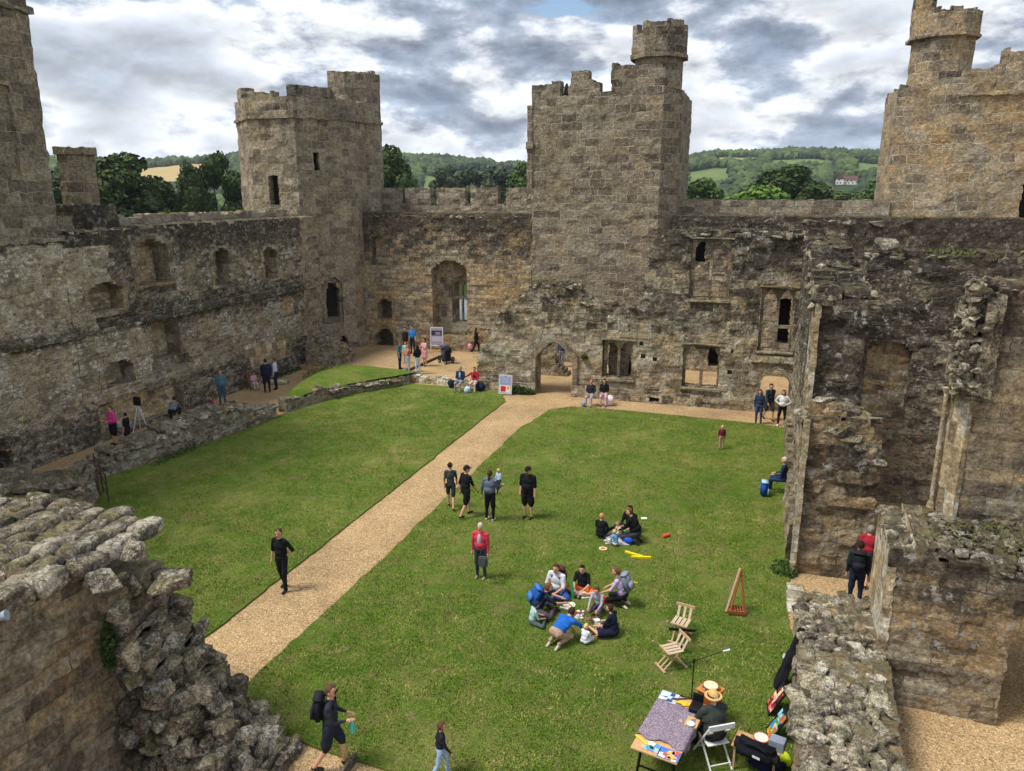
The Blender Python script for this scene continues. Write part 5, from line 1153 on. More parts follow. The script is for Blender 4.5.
put(481, 578, 'grey haired woman in a bright pink red jacket standing alone on the lawn', h=1.62, face=178, pose='stand', shirt='#c23a4c', legs='#343740', shoe='#8d8478', hair='#b9b4ac', sleeve='long', bulk=1.1, front='#a9adb4')
x, y = at(477, 556, .6); bm = bmesh.new(); box(bm, 0, 0, 0, .24, .12, .28, mi=0); bmesh.ops.bevel(bm, geom=list(bm.edges), offset=.03, segments=2, affect='EDGES'); tube(bm, (-.09, 0, .13), (-.04, .02, .34), .008, .008, 6); tube(bm, (.09, 0, .13), (.04, .02, .34), .008, .008, 6)
o = obm('shoulder_bag', bm, C3('#4b4d50')); o.location = (-6.42+.17, 17.05-.16, .72); tag(o, 'grey shoulder bag held by the woman in the pink red jacket', 'bag')
# --- picnic and craft group, centre of the lawn
gA, jA = put(558, 593, 'person in white t-shirt and blue jeans sitting cross legged in the craft circle', h=1.7, face=165, pose='sit_cross', shirt='#c9cbd0', legs='#2b4a86', hair='#4a2f22', bulk=1.15, nod=.2)
backpack('maroon rucksack on the back of the seated person in the white t-shirt', jA, '#4a2630', '#5a3038', w=.28, h=.40)
put(583, 590, 'dark haired boy in black t-shirt and orange shorts sitting on the grass', h=1.5, face=175, pose='sit_cross', shirt='#191b20', legs='#d4622e', shorts=True, hair='#1d1714', nod=.35)
gC, jC = put(623, 606, 'woman in lilac top and black trousers kneeling at the right of the craft circle', h=1.65, face=82, pose='kneel', shirt='#c3aed0', legs='#17181d', shoe='#cfc6a8', hair='#6a4a34', hairs='bun', nod=.2)
backpack('grey rucksack on the back of the kneeling woman in lilac', jC, '#6d7884', '#8792a0')
put(599, 612, 'child in pale grey hoodie kneeling in the middle of the craft circle', h=1.22, face=165, pose='kneel', shirt='#a9abb5', legs='#54425c', hair='#4b3626', sleeve='long', nod=.4)
put(614, 636, 'girl in a dark navy dress sitting on the grass with bare legs folded', h=1.45, face=75, pose='sit_side', shirt='#191d33', legs='#191d33', dress=True, hair='#3c2a20', hairs='tail', nod=.3, shoe='#6c3f45')
put(584, 644, 'blond toddler in white sitting on the grass with back to the camera', h=.88, face=-25, pose='sit_legs', shirt='#d7dae6', legs='#d7dae6', shorts=True, hair='#d0b27c', vox=.016)
put(556, 646, 'person in bright blue hoodie kneeling bent forward at the front of the craft circle', h=1.68, face=-25, pose='kneel_bend', shirt='#1f5fb4', legs='#a98d78', shoe='#b8b0a4', hair='#3a2a22', sleeve='long', bulk=1.1, nod=.5)
gH, jH = put(536, 613, 'person in dark navy t-shirt sitting and reaching forward at the left of the craft circle', h=1.68, face=-60, pose='sit_cross', shirt='#1d2230', legs='#4d4750', hair='#6b4b34', hairs='tail', nod=.3, over=dict(lean=(0, .55, 1), ua=((-.2, .9, -.6), (.2, .9, -.7))))
backpack('bright blue rucksack on the person leaning in from the left of the craft circle', jH, '#1f4f95', '#3f74b4', w=.33, h=.44, d=.2)
put(532, 624, 'child in navy cap crouched low at the left of the craft circle', h=1.15, face=-55, pose='sit_cross', shirt='#9fb9b8', legs='#4b5a58', hair='#2b2330', hat='#1f2a4c', nod=.4)
# --- upper group
put(631, 530, 'long haired person in black jumper at the back of the small upper group', h=1.68, face=160, pose='sit_cross', shirt='#141417', legs='#2b2c36', hair='#2a1c16', hairs='long', sleeve='long', nod=.2)
put(636, 543, 'person in black hoodie and dark jeans kneeling sideways in the small upper group', h=1.72, face=75, pose='kneel', shirt='#131316', legs='#3b3b44', hair='#5d4334', sleeve='long', bulk=1.15, nod=.4, turn=20)
put(600, 538, 'boy in black hoodie sitting on the left of the small upper group', h=1.4, face=-10, pose='sit_legs', shirt='#151518', legs='#1c1d25', hair='#c08a5a', sleeve='long', turn=-30)
put(616, 546, 'toddler in blue and white clothes in the middle of the small upper group', h=.9, face=60, pose='sit_legs', shirt='#5fa0cf', legs='#c9c3b8', hair='#c9a878', vox=.016, nod=.2)
put(620, 537, 'small child in a pale jacket sitting between the adults of the upper group', h=.95, face=120, pose='sit_legs', shirt='#c4b49a', legs='#8690a8', hair='#8a6a4a', sleeve='long', vox=.018)
bm = bmesh.new(); bmesh.ops.create_icosphere(bm, subdivisions=3, radius=.15); [setattr(v.co, 'z', v.co.z*.8) for v in bm.verts]
for v in bm.verts: v.co += v.co.normalized()*mnoise.noise(v.co*12)*.02
o = obm('blue_bag', bm, C3('#2a4fc0'), smooth=True); x, y = at(629, 543, .05); o.location = (x, y, .16); tag(o, 'round bright blue bag on the grass at the front of the upper group', 'bag')
# --- seated craft seller
sX, sY = at(716, 762, .0)
seller = person('man in straw hat and dark green jacket sitting at the craft table', -.12, 12.22, h=1.75, z=.045, face=32, pose='sit_edge', shirt='#333a37', legs='#23242a', hair='#b8aea2', hat='#c8a36a', hatk='brim', sleeve='long', bulk=1.2, over=dict(pz=.55, lean=(0, .25, 1), ua=((-.15, .6, -1), (.15, .6, -1))))
# --- right side
pS, jS = person('person in navy jacket sitting against the wall right of the lawn', 1.34, 25.9, h=1.7, z=.045, face=80, pose='sit_edge', shirt='#1f2c4c', legs='#26365a', shoe='#8f8f92', hair='#c0b6a8', sleeve='long')
backpack('blue rucksack with a pale front on the grass by the right wall', None, '#1d4a9c', '#9fc3d8', loc=Vector((.72, 25.5, .05)), rz=R(95), w=.34, h=.5, d=.22)
pD, jD = person('man in dark green top and navy trousers entering the passage at right', 2.88, 18.85, h=1.78, z=0, face=-8, pose='stand', shirt='#1f2f2c', legs='#1c2740', shoe='#23201f', hair='#2a211c', sleeve='long', bulk=1.05)
backpack('black rucksack on the man in the passage at right', jD, '#14171c', '#20252c', w=.34, h=.5, d=.2)
person('person in red hooded top walking ahead in the passage at right', 3.25, 20.1, h=1.72, z=0, face=-20, pose='walk', shirt='#9c2735', legs='#23262d', shorts=True, hair='#8b8680', sleeve='long')
# --- group at the right arch
def pr(px, py, label, **kw): x, y = at(px, py, 0); return person(label, x, y, z=0, **kw)
pr(758, 424, 'woman in dark blue jacket standing on the left of the small right arch', h=1.62, face=165, shirt='#2a3550', legs='#3d4a66', hair='#2c211c', hairs='long', sleeve='long')
gx, jx = pr(768, 420, 'man in dark jacket and grey shorts striding out of the small right arch', h=1.78, face=-150, pose='walk', shirt='#27313f', legs='#3b3d42', hair='#2a211b', shorts=True, sleeve='long')
pr(781, 426, 'woman in white jumper and black trousers with hands on hips by the right arch', h=1.68, face=170, pose='hips', shirt='#d9d8d8', legs='#15151a', shoe='#e8e6e4', hair='#3a2920', hairs='long', sleeve='long')
put(721, 449, 'small child in dark red coat standing alone at the far right of the lawn', h=1.0, face=10, pose='stand', shirt='#6b1f33', legs='#b98f7c', hair='#c9a980', sleeve='long', dress=None, vox=.02)
# --- couple sitting under the hall wall
pr(591, 405, 'person in dark top and pale trousers sitting under the hall wall', h=1.68, face=175, pose='sit_edge', shirt='#2a2a36', legs='#a9a4ad', hair='#9a6a50', sleeve='long')
pr(604, 404, 'woman in black top and pink skirt sitting under the hall wall', h=1.66, face=185, pose='sit_edge', shirt='#1d1c26', legs='#cfa6b4', hair='#241b19', hairs='long', sleeve='long')
# --- pair sitting on the kerb
pr(461, 391, 'man in navy jacket and light blue shirt sitting on the stone kerb', h=1.74, face=178, pose='sit_edge', shirt='#23304f', legs='#8b8f9b', hair='#8d7a6c', sleeve='long', bulk=1.1, front='#8fb6dc', over=dict(pz=.58))
pr(475, 391, 'woman in red jacket and pale trousers sitting on the stone kerb', h=1.68, face=182, pose='sit_edge', shirt='#b02f3c', legs='#c9b3b0', hair='#3a251c', sleeve='long', bulk=1.1, front='#2a1c22', over=dict(pz=.58, ua=((-.15, .22, -1), (.75, .1, -.6)), fa=((.35, .9, -.15), (.9, .1, -.4))))
# --- people on the gravel floor in front of the far wall
Z2 = .26
def pf(px, py, label, **kw): x, y = at(px, py, Z2); return person(label, x, y, z=Z2, **kw)
pf(476, 353, 'woman in black coat walking along the far wall with a pink bag', h=1.68, face=-70, pose='walk', shirt='#15161c', legs='#14151a', shoe='#e4e0de', hair='#1c1614', hairs='long', sleeve='long')
pf(413, 353, 'man in bright blue t-shirt standing at the far wall', h=1.76, face=175, shirt='#2f7fd0', legs='#2c3450', hair='#3a2a20')
pf(406, 354, 'person in black at the far wall, left of the man in bright blue', h=1.72, face=160, shirt='#1b1b20', legs='#1d1d24', hair='#2c211b', sleeve='long')
pf(400, 369, 'woman in teal top and dark jeans in the crowd by the far wall', h=1.66, face=-80, shirt='#1f7073', legs='#222b44', hair='#6b4327', hairs='tail')
pf(409, 372, 'woman in coral red top and pale blue jeans near the far wall', h=1.62, face=120, pose='phone', shirt='#c8705f', legs='#9db8d8', hair='#8a5a3a', hairs='long')
pf(418, 374, 'woman in black vest and white trousers near the far wall', h=1.68, face=60, pose='hands_front', shirt='#17171c', legs='#ccd0da', hair='#2c1f1a', hairs='long')
pf(425, 366, 'woman in pink jacket and pale pink skirt near the far wall', h=1.66, face=150, pose='phone', shirt='#d99aa4', legs='#c7b0c4', dress=True, hair='#2b1d1a', hairs='long', sleeve='long')
pf(406, 363, 'child in pale mint top among the crowd by the far wall', h=1.3, face=-150, shirt='#a7cfc6', legs='#8fa3bd', hair='#7a5436')
# --- beyond the big arch and windows
person('person in grey jeans standing behind the big arched doorway', -10.7, 42.6, h=1.74, z=0, face=160, shirt='#3a4150', legs='#7d8590', hair='#3a2c22', sleeve='long')
person('person in dark clothes seen through the small double window', -5.95, 38.9, h=1.75, z=0, face=120, shirt='#1d2028', legs='#20222c', hair='#2a2019', sleeve='long')
# --- gravel walk on the left
person('woman in bright pink fleece and black shorts on the gravel walk below the left wall', -24.55, 23.15, h=1.66, z=0, face=160, pose='hands_front', shirt='#d9408f', legs='#191a20', shorts=True, shoe='#2a2a2e', hair='#4a4a38', sleeve='long', bulk=1.2)
person('child in black t-shirt standing beside the woman in bright pink', -23.95, 23.25, h=1.4, z=0, face=100, shirt='#17181c', legs='#202128', shorts=True, hair='#2a201a')
person('person in grey top bending behind the low wall near the tripod', -24.7, 26.6, h=1.7, z=0, face=20, pose='bend', shirt='#6d7880', legs='#1b1c22', hair='#3a2c24', sleeve='long')
person('man in teal grey jacket standing below the left wall', -24.35, 29.6, h=1.78, z=0, face=-150, shirt='#4f7480', legs='#3f5a68', hair='#7a5a44', sleeve='long', bulk=1.1)
person('child in bright pink sitting at the feet of the man in teal grey', -24.45, 29.0, h=1.1, z=0, face=150, pose='sit_cross', shirt='#a82f66', legs='#8c3a5c', hair='#5b3b28', sleeve='long')
person('girl in pale pink sitting on the wooden chair below the left wall', -24.75, 32.6, h=1.2, z=0, face=-120, pose='sit_edge', shirt='#dca8b4', legs='#d6c3c6', hair='#1d1614', hairs='tail')
person('man in navy jacket and trousers standing on the left gravel walk', -23.65, 32.2, h=1.8, z=0, face=40, shirt='#1d2740', legs='#1c2233', hair='#3a2a22', sleeve='long', bulk=1.1)
person('person in white shirt and navy trousers standing next to the man in navy', -23.6, 32.9, h=1.72, z=0, face=110, shirt='#c9cfe0', legs='#222a40', hair='#5a4334', sleeve='long')
#@@PART5
# ================================================================= FURNITURE AND SMALL THINGS
WOOD = C3('#b59a78'); WOODP = C3('#b9a78e'); WOODR = C3('#8d5230'); BLK = C3('#16171a', .5); WHITE = C3('#dcdcd8', .5)
def lp3(a, b, t): return Vector(a).lerp(Vector(b), t)
ZL = .045
# craft table -------------------------------------------------
TZ = .74
c00 = Vector((*at(632, 748, TZ), 0)); c10 = Vector((*at(675, 767, TZ), 0)); c01 = Vector((*at(662, 692, TZ), 0)); c11 = Vector((*at(706, 707, TZ), 0))
tcen = (c00+c10+c01+c11)/4; ty = ((c01-c00)+(c11-c10)).normalized(); tx = Vector((ty.y, -ty.x, 0)); TL = ((c01-c00).length+(c11-c10).length)/2; TWd = ((c10-c00).length+(c11-c01).length)/2
tr = math.atan2(ty.y, ty.x)-math.pi/2
tbl = empty('craft_table', 'long light wood trestle table covered by a purple grey cloth and craft pieces', 'table', (tcen.x, tcen.y, ZL), tr)
bm = bmesh.new(); box(bm, 0, 0, TZ-.02, TWd, TL, .035); obm('tabletop', bm, C3('#c29a6c'), tbl, bevel=.006)
for s in (-1, 1):
    for u in (-1, 1):
        bm = bmesh.new(); bar(bm, (u*TWd*.42, s*TL*.40, 0), (u*TWd*.34, s*TL*.36, TZ-.03), .035, .035); obm('leg', bm, BLK, tbl)
    bm = bmesh.new(); bar(bm, (-TWd*.4, s*TL*.38, .25), (TWd*.4, s*TL*.38, .25), .025, .025); obm('brace', bm, BLK, tbl)
def cloth(name, x0, x1, y0, y1, z, mat, drop, seed=1, n=44, fold=.02):
    V, F = [], []
    for i in range(n):
        for j in range(n):
            a = -.0+i/(n-1); b = j/(n-1); x = x0-drop+(x1-x0+2*drop)*a; y = y0+(y1-y0)*b; w = mnoise.noise(Vector((x*3.1+seed, y*2.3, 0)))*fold+abs(mnoise.noise(Vector((x*2.2+y*2.6, y*1.1-x, seed))))*fold*1.6
            zz = z+.012+w
            over = max(0, x-x1, x0-x)
            if over > 0:
                q = over; zz = z+.012-q*.93; x = (x1+.015+.05*math.sin(y*17)*q*2+q*.12) if x > x1 else (x0-.015-.05*math.sin(y*15)*q*2-q*.12)
            V.append((x, y+.03*math.sin(i*.7)*(b > .95)+.05*math.sin(i*.33)*(j in (0, n-1)), zz))
    for i in range(n-1):
        for j in range(n-1): k = i*n+j; F.append((k, k+n, k+n+1, k+1))
    o = mk(name, V, F, mat, smooth=True)
    md = o.modifiers.new('s', 'SOLIDIFY'); md.thickness = .006
    return o
s = NT('purple_cloth'); s.col(s.mix(s.ramp(s.noise(s.P, 38, 3, .6), [(.46, 0), (.54, 1)]), (.16, .12, .17), (.30, .25, .29))); clothm = s.m
o = cloth('table_cloth', -TWd/2, TWd/2, -TL*.30, TL*.33, TZ, clothm, .16, fold=.03); o.location = (tcen.x, tcen.y, ZL); o.rotation_euler = (0, 0, tr); tag(o, 'crumpled purple grey patterned cloth spread over the craft table', 'tablecloth')
def on_table(name, label, cat, u, v, mk_, mats, z=TZ, rz=0, bevel=0, grp=None):
    bm = bmesh.new(); mk_(bm); o = obm(name, bm, mats, bevel=bevel); p = tcen+tx*u+ty*v; o.location = (p.x, p.y, ZL+z); o.rotation_euler = (0, 0, tr+rz); return tag(o, label, cat, grp)
def sheet_(w, l, n, seed, cols):
    def f(bm):
        r = random.Random(seed); box(bm, 0, 0, .004, w, l, .008, mi=0)
        for k in range(n): box(bm, r.uniform(-w*.36, w*.36), r.uniform(-l*.36, l*.36), .010+.0015*(k % 4), r.uniform(.05, .12), r.uniform(.04, .10), .005, rz=r.uniform(-.5, .5), mi=1+k % cols)
    return f
on_table('picture_sheet', 'pale blue printed sheet with dark figures at the far end of the craft table', 'print', -TWd*.30, TL*.42, sheet_(.34, .30, 7, 3, 2), [C3('#b5c6e2'), C3('#3d4a78'), C3('#e7ebf4')])
on_table('picture_card', 'white and blue card on the near left end of the craft table', 'print', -TWd*.10, -TL*.40, sheet_(.30, .22, 9, 4, 3), [C3('#9fb9b4'), C3('#5a8fc0'), C3('#e6e3c8'), C3('#6b9a58')])
on_table('picture_card', 'blue card with pink and white shapes at the near right corner of the craft table', 'print', TWd*.28, -TL*.42, sheet_(.36, .26, 14, 5, 4), [C3('#4d78c4'), C3('#e4a9b4'), C3('#f0efe8'), C3('#c2554c'), C3('#d9b64e')])
on_table('yellow_stick', 'yellow craft stick near the left corner of the craft table', 'craft stick', -TWd*.36, -TL*.36, lambda bm: box(bm, 0, 0, .012, .30, .04, .02), C3('#e0c23c'), rz=-.5)
for k, lb in enumerate(('yellow pencil tub item nearest the far edge of the craft table', 'yellow craft tube in the middle of the far end of the craft table', 'yellow craft tube closest to the black case on the table')):
    on_table('yellow_tube', lb, 'craft tube', TWd*(-.02+.1*k), TL*(.375+.02*(k % 2)), lambda bm: tube(bm, (-.11, 0, .02), (.11, 0, .02), .018, .018, 8), C3('#e2bd2e'), rz=.2*k)
on_table('wooden_flute', 'dark wooden stick lying across the far end of the craft table', 'stick', 0, TL*.46, lambda bm: tube(bm, (-.22, 0, .015), (.22, 0, .015), .012, .012, 8), C3('#4a2c20'), rz=.55)
on_table('black_case', 'small open black case on the far right corner of the craft table', 'case', TWd*.36, TL*.36, lambda bm: (box(bm, 0, 0, .05, .20, .26, .10), box(bm, 0, .14, .16, .20, .02, .20)), BLK, bevel=.008)
on_table('wooden_tray', 'light wooden tray with a white bowl at the right side of the craft table', 'tray', TWd*.42, TL*.14, lambda bm: (box(bm, 0, 0, .012, .22, .26, .024), tube(bm, (0, -.1, .02), (0, -.1, .06), .05, .07, 14, mi=1)), [C3('#c4a06e'), WHITE])
# drum on its wooden box
bx = Vector((*at(708, 724, 0), ZL)); db = empty('wooden_box', 'tall orange brown wooden box standing beside the craft table', 'box', bx, R(-28))
bm = bmesh.new(); box(bm, 0, 0, .36, .34, .34, .72); obm('carcass', bm, C3('#9a4f24'), db, bevel=.008)
bm = bmesh.new(); box(bm, 0, 0, .735, .40, .40, .025); obm('lid', bm, C3('#c07a44'), db, bevel=.006)
bm = bmesh.new()
tube(bm, (0, 0, 0), (0, 0, .07), .15, .16, 28, mi=0, caps=True); tube(bm, (0, 0, .071), (0, 0, .074), .135, .135, 28, mi=1)
for k in range(8): a = k*math.pi/4; box(bm, math.cos(a)*.155, math.sin(a)*.155, .035, .02, .045, .02, rz=a, mi=2)
o = obm('hand_drum', bm, [C3('#8a4a30'), C3('#d8c9a6'), C3('#b8b8b4', .3)]); o.location = bx+Vector((0, 0, .75)); tag(o, 'round hand drum with a cream skin lying on top of the tall orange wooden box', 'drum')
# microphone stand
ms = empty('microphone_stand', 'black boom microphone stand with a pale tip between craft table and folding chairs', 'mic stand', (*at(691, 706, 0), ZL), 0)
for k in range(3): bm = bmesh.new(); a = k*2.09+.4; tube(bm, (0, 0, .14), (math.cos(a)*.30, math.sin(a)*.30, .01), .009, .009, 6); obm('leg', bm, BLK, ms)
bm = bmesh.new(); tube(bm, (0, 0, .08), (0, 0, .98), .013, .011, 8); tube(bm, (0, 0, .94), (0, 0, 1.02), .022, .022, 8); obm('pole', bm, BLK, ms)
bm = bmesh.new(); tube(bm, (-.16, -.05, .92), (.55, .16, 1.22), .009, .009, 8); obm('boom', bm, BLK, ms)
bm = bmesh.new(); tube(bm, (.53, .155, 1.21), (.66, .19, 1.25), .013, .022, 10); obm('microphone', bm, C3('#c8d4dc', .4), ms)
# medieval folding chairs
def folding_chair(label, x, y, rz):
    e = empty('folding_chair', label, 'chair', (x, y, ZL), rz, 'wooden slatted folding chairs')
    bm = bmesh.new()
    for k in range(4): box(bm, -.165+.11*k, 0, .455, .085, .40, .022)
    obm('seat', bm, WOODP, e, bevel=.004); e.scale = (.9, .9, .95)
    for s in (-1, 1):      # crossed slat legs
        bm = bmesh.new()
        for k in range(3): x0 = -.13+.13*k; bar(bm, (x0, .30*s, .02), (x0, -.22*s, .47), .035, .022)
        bar(bm, (-.22, .30*s, .025), (.22, .30*s, .025), .05, .03); obm('leg_frame', bm, WOOD, e)
    b = bmesh.new()
    for k in range(3): bar(b, (-.15+.15*k, .20, .46), (-.15+.15*k, .33, .70), .06, .02)
    obm('back_slats', b, WOODP, e)
    b = bmesh.new(); bar(b, (-.25, .34, .72), (.25, .34, .72), .03, .08); obm('top_rail', b, WOOD, e, bevel=.005)
    b = bmesh.new(); bar(b, (-.24, -.22, .47), (-.24, -.40, .60), .04, .03) ; bar(b, (-.22, -.21, .465), (.22, -.21, .465), .04, .03); obm('front_rail', b, WOOD, e)
folding_chair('wooden slatted folding chair farther from the craft table, back rail at the top', *at(680, 640, 0), R(-12))
folding_chair('wooden slatted folding chair nearer to the craft table, turned to the side', *at(671, 668, 0), R(-52))
ks = empty('music_stand', 'low black folding stand squeezed between the two wooden folding chairs', 'stand', (*at(681, 655, 0), ZL), R(10))
bm = bmesh.new(); tube(bm, (0, 0, 0), (0, 0, .62), .014, .014, 8); obm('pole', bm, BLK, ks)
for k in range(3): bm = bmesh.new(); a = k*2.09; tube(bm, (0, 0, .15), (math.cos(a)*.25, math.sin(a)*.25, .01), .010, .010, 6); obm('leg', bm, BLK, ks)
bm = bmesh.new(); bar(bm, (-.30, 0, .60), (.30, 0, .60), .03, .03); bar(bm, (-.28, .09, .52), (.28, .09, .52), .03, .03); bar(bm, (-.22, -.03, .60), (-.22, .12, .50), .02, .02); bar(bm, (.22, -.03, .60), (.22, .12, .50), .02, .02); obm('crossbars', bm, BLK, ks)
# wooden frame chair/easel
fe = empty('display_easel', 'leaning wooden frame with a slatted foot standing alone on the lawn near the passage', 'easel', (*at(735, 614, 0), ZL), R(8)); fe.scale = (.9, .9, .86)
bm = bmesh.new(); bar(bm, (-.24, -.04, .02), (.08, .26, 1.25), .075, .05); obm('leaning_board', bm, C3('#a89070'), fe, bevel=.01)
bm = bmesh.new(); bar(bm, (-.16, -.14, .02), (.10, .24, 1.16), .04, .04); bar(bm, (.24, -.12, .02), (.12, .26, 1.12), .045, .045); obm('frame', bm, WOODR, fe)
bm = bmesh.new()
for k in range(6): box(bm, -.17+.075*k, -.02, .12, .04, .30, .02)
box(bm, .02, -.17, .09, .46, .03, .10); box(bm, .02, .13, .09, .46, .03, .10); obm('slatted_foot', bm, WOODR, fe)
# guitar case leaning on the rubble wall
gc = empty('guitar_case', 'black guitar case leaning against the rubble wall', 'guitar case', (.93, 14.75, ZL), R(-92)); gc.scale = (1.1, 1.1, 1.12)
bm = bmesh.new()
out = [(0, 0), (.17, .03), (.205, .16), (.19, .30), (.145, .42), (.17, .55), (.15, .68), (.07, .78), (.055, 1.06), (.06, 1.20), (0, 1.24)]
pp = out+[(-x, z) for x, z in out[-2:0:-1]]
vsq = [bm.verts.new((x, 0, z)) for x, z in pp]; f = bm.faces.new(vsq); ex = bmesh.ops.extrude_face_region(bm, geom=[f]); [setattr(v.co, 'y', .14) for v in ex['geom'] if isinstance(v, bmesh.types.BMVert)]
bmesh.ops.recalc_face_normals(bm, faces=bm.faces); bmesh.ops.rotate(bm, verts=bm.verts, matrix=Matrix.Rotation(R(-19), 3, 'X') @ Matrix.Rotation(R(-22), 3, 'Y')); o = obm('case_body', bm, C3('#14151b'), gc, bevel=.02)
bm = bmesh.new(); box(bm, -.12, -.02, .60, .12, .012, .08); bmesh.ops.rotate(bm, verts=bm.verts, matrix=Matrix.Rotation(R(-19), 3, 'X') @ Matrix.Rotation(R(-22), 3, 'Y')); obm('tag', bm, C3('#c8cdd6'), gc)
# pictures leaning on the wall
def lean_picture(label, y, cols, seed, w=.42, h=.62):
    e = empty('picture_board', label, 'picture', (.82, y, ZL), R(-86), 'pictures leaning on the rubble wall')
    T = Matrix.Rotation(R(-28), 4, 'X'); r = random.Random(seed)
    bm = bmesh.new(); box(bm, 0, 0, h/2, w, .025, h, M4=T); obm('board', bm, C3('#17181d'), e)
    bm = bmesh.new()
    for k in range(26): box(bm, r.uniform(-w*.38, w*.38), -.016-.0012*(k % 5), r.uniform(.08, h-.08), r.uniform(.05, .14), .004, r.uniform(.05, .16), mi=k % len(cols), M4=T)
    obm('painting', bm, [C3(c) for c in cols], e)
lean_picture('picture board in orange, red and pink leaning on the rubble wall below the guitar case', 13.98, ['#d8603c', '#e2a0a8', '#a42e30', '#e7c6a0', '#5a2a38'], 2)
lean_picture('picture board in green, yellow and blue leaning on the rubble wall, nearest the camera', 13.2, ['#4f9a4a', '#e2c83a', '#3f82c8', '#8ecad8', '#c8603a'], 3)
# white folding chair under the seller
wcx = Vector((-.12, 12.22, ZL)); wchair = empty('folding_chair', 'white folding chair under the man in the straw hat', 'chair', wcx, R(32))
bm = bmesh.new(); box(bm, 0, .05, .44, .42, .40, .025); obm('seat', bm, WHITE, wchair, bevel=.008)
for s in (-1, 1):
    bm = bmesh.new(); bar(bm, (s*.23, .32, 0), (s*.23, -.20, .86), .028, .028); obm('front_leg', bm, WHITE, wchair); bm = bmesh.new(); bar(bm, (s*.20, -.30, 0), (s*.20, .20, .46), .028, .028); obm('rear_leg', bm, WHITE, wchair)
bm = bmesh.new(); bar(bm, (-.25, -.20, .84), (.25, -.20, .84), .03, .10); bar(bm, (-.23, -.11, .68), (.23, -.11, .68), .022, .03); obm('backrest', bm, WHITE, wchair)
bm = bmesh.new(); bar(bm, (-.2, -.26, .12), (.2, -.26, .12), .02, .02); bar(bm, (-.23, .29, .10), (.23, .29, .10), .02, .02); obm('stretcher', bm, WHITE, wchair)
# small side table with bowl, black holdall and yellow jacket
stx = Vector((*at(757, 748, .5), ZL)); sd_ = empty('side_table', 'small low wooden table at the bottom right of the lawn', 'table', stx, R(-14))
bm = bmesh.new(); box(bm, 0, 0, .5, .80, .46, .03); obm('tabletop', bm, C3('#b98f68'), sd_, bevel=.006)
for s in (-1, 1):
    for u in (-1, 1): bm = bmesh.new(); bar(bm, (s*.34, u*.18, 0), (s*.34, u*.18, .49), .035, .035); obm('leg', bm, WOOD, sd_)
bm = bmesh.new(); tube(bm, (0, 0, 0), (0, 0, .10), .09, .145, 24, caps=True); tube(bm, (0, 0, .101), (0, 0, .103), .12, .12, 24, mi=1); o = obm('clay_bowl', bm, [C3('#a95a3c'), C3('#e0d3c4')]); o.location = stx+Vector((.06, .10, .515)); tag(o, 'reddish clay bowl standing on the small low table', 'bowl')
bm = bmesh.new(); box(bm, 0, 0, .10, .26, .20, .2); o = obm('grey_box', bm, C3('#7f8a9a'), bevel=.01); o.location = stx+Vector((.33, .02, .515)); o.rotation_euler = (0, 0, R(-14)); tag(o, 'blue grey box at the right end of the small low table', 'box')
hb = empty('holdall', 'big black holdall bag slumped over the front of the small low table', 'bag', stx+Vector((-.02, -.24, .42)), R(-20))
bm = bmesh.new(); r = bmesh.ops.create_cube(bm, size=1, matrix=Matrix.Translation((0, 0, .16)) @ Matrix.Diagonal((.78, .34, .30, 1))); bmesh.ops.bevel(bm, geom=list(bm.edges), offset=.09, segments=4, affect='EDGES'); bmesh.ops.subdivide_edges(bm, edges=bm.edges, cuts=2)
for v in bm.verts: v.co += v.normal*mnoise.noise(v.co*6)*.035
obm('bag_body', bm, C3('#12141c'), hb, smooth=True)
bm = bmesh.new(); [bar(bm, (-.2+.1*k, -.12, .30+.05*math.sin(k*.8)), (-.1+.1*k, -.12, .30+.05*math.sin((k+1)*.8)), .03, .01) for k in range(4)]; obm('handle', bm, BLK, hb)
bm = bmesh.new(); box(bm, .06, -.178, .17, .13, .006, .045); obm('patch', bm, C3('#c9ccd4'), hb)
def blob(name, label, cat, x, y, z, sx_, sy_, sz_, col, seed=1, grp=None):
    bm = bmesh.new(); bmesh.ops.create_icosphere(bm, subdivisions=3, radius=1)
    for v in bm.verts: v.co *= 1+mnoise.noise(v.co*1.7+Vector((seed, 0, 0)))*.35+mnoise.noise(v.co*5+Vector((seed, 0, 0)))*.12; v.co.x *= sx_; v.co.y *= sy_; v.co.z = max(v.co.z, -.8)*sz_
    o = obm(name, bm, C3(col), smooth=True); o.location = (x, y, z+sz_*.78); return tag(o, label, cat, grp)
x, y = at(778, 764, 0); blob('folded_jacket', 'fluorescent yellow green jacket dropped beside the small low table', 'jacket', x, y, .045, .22, .16, .10, '#c8e02e')
x, y = at(766, 772, 0); blob('folded_jacket', 'dark blue clothing heaped on the grass at the bottom edge', 'jacket', x, y+.1, .045, .30, .2, .09, '#1a2340', 4)
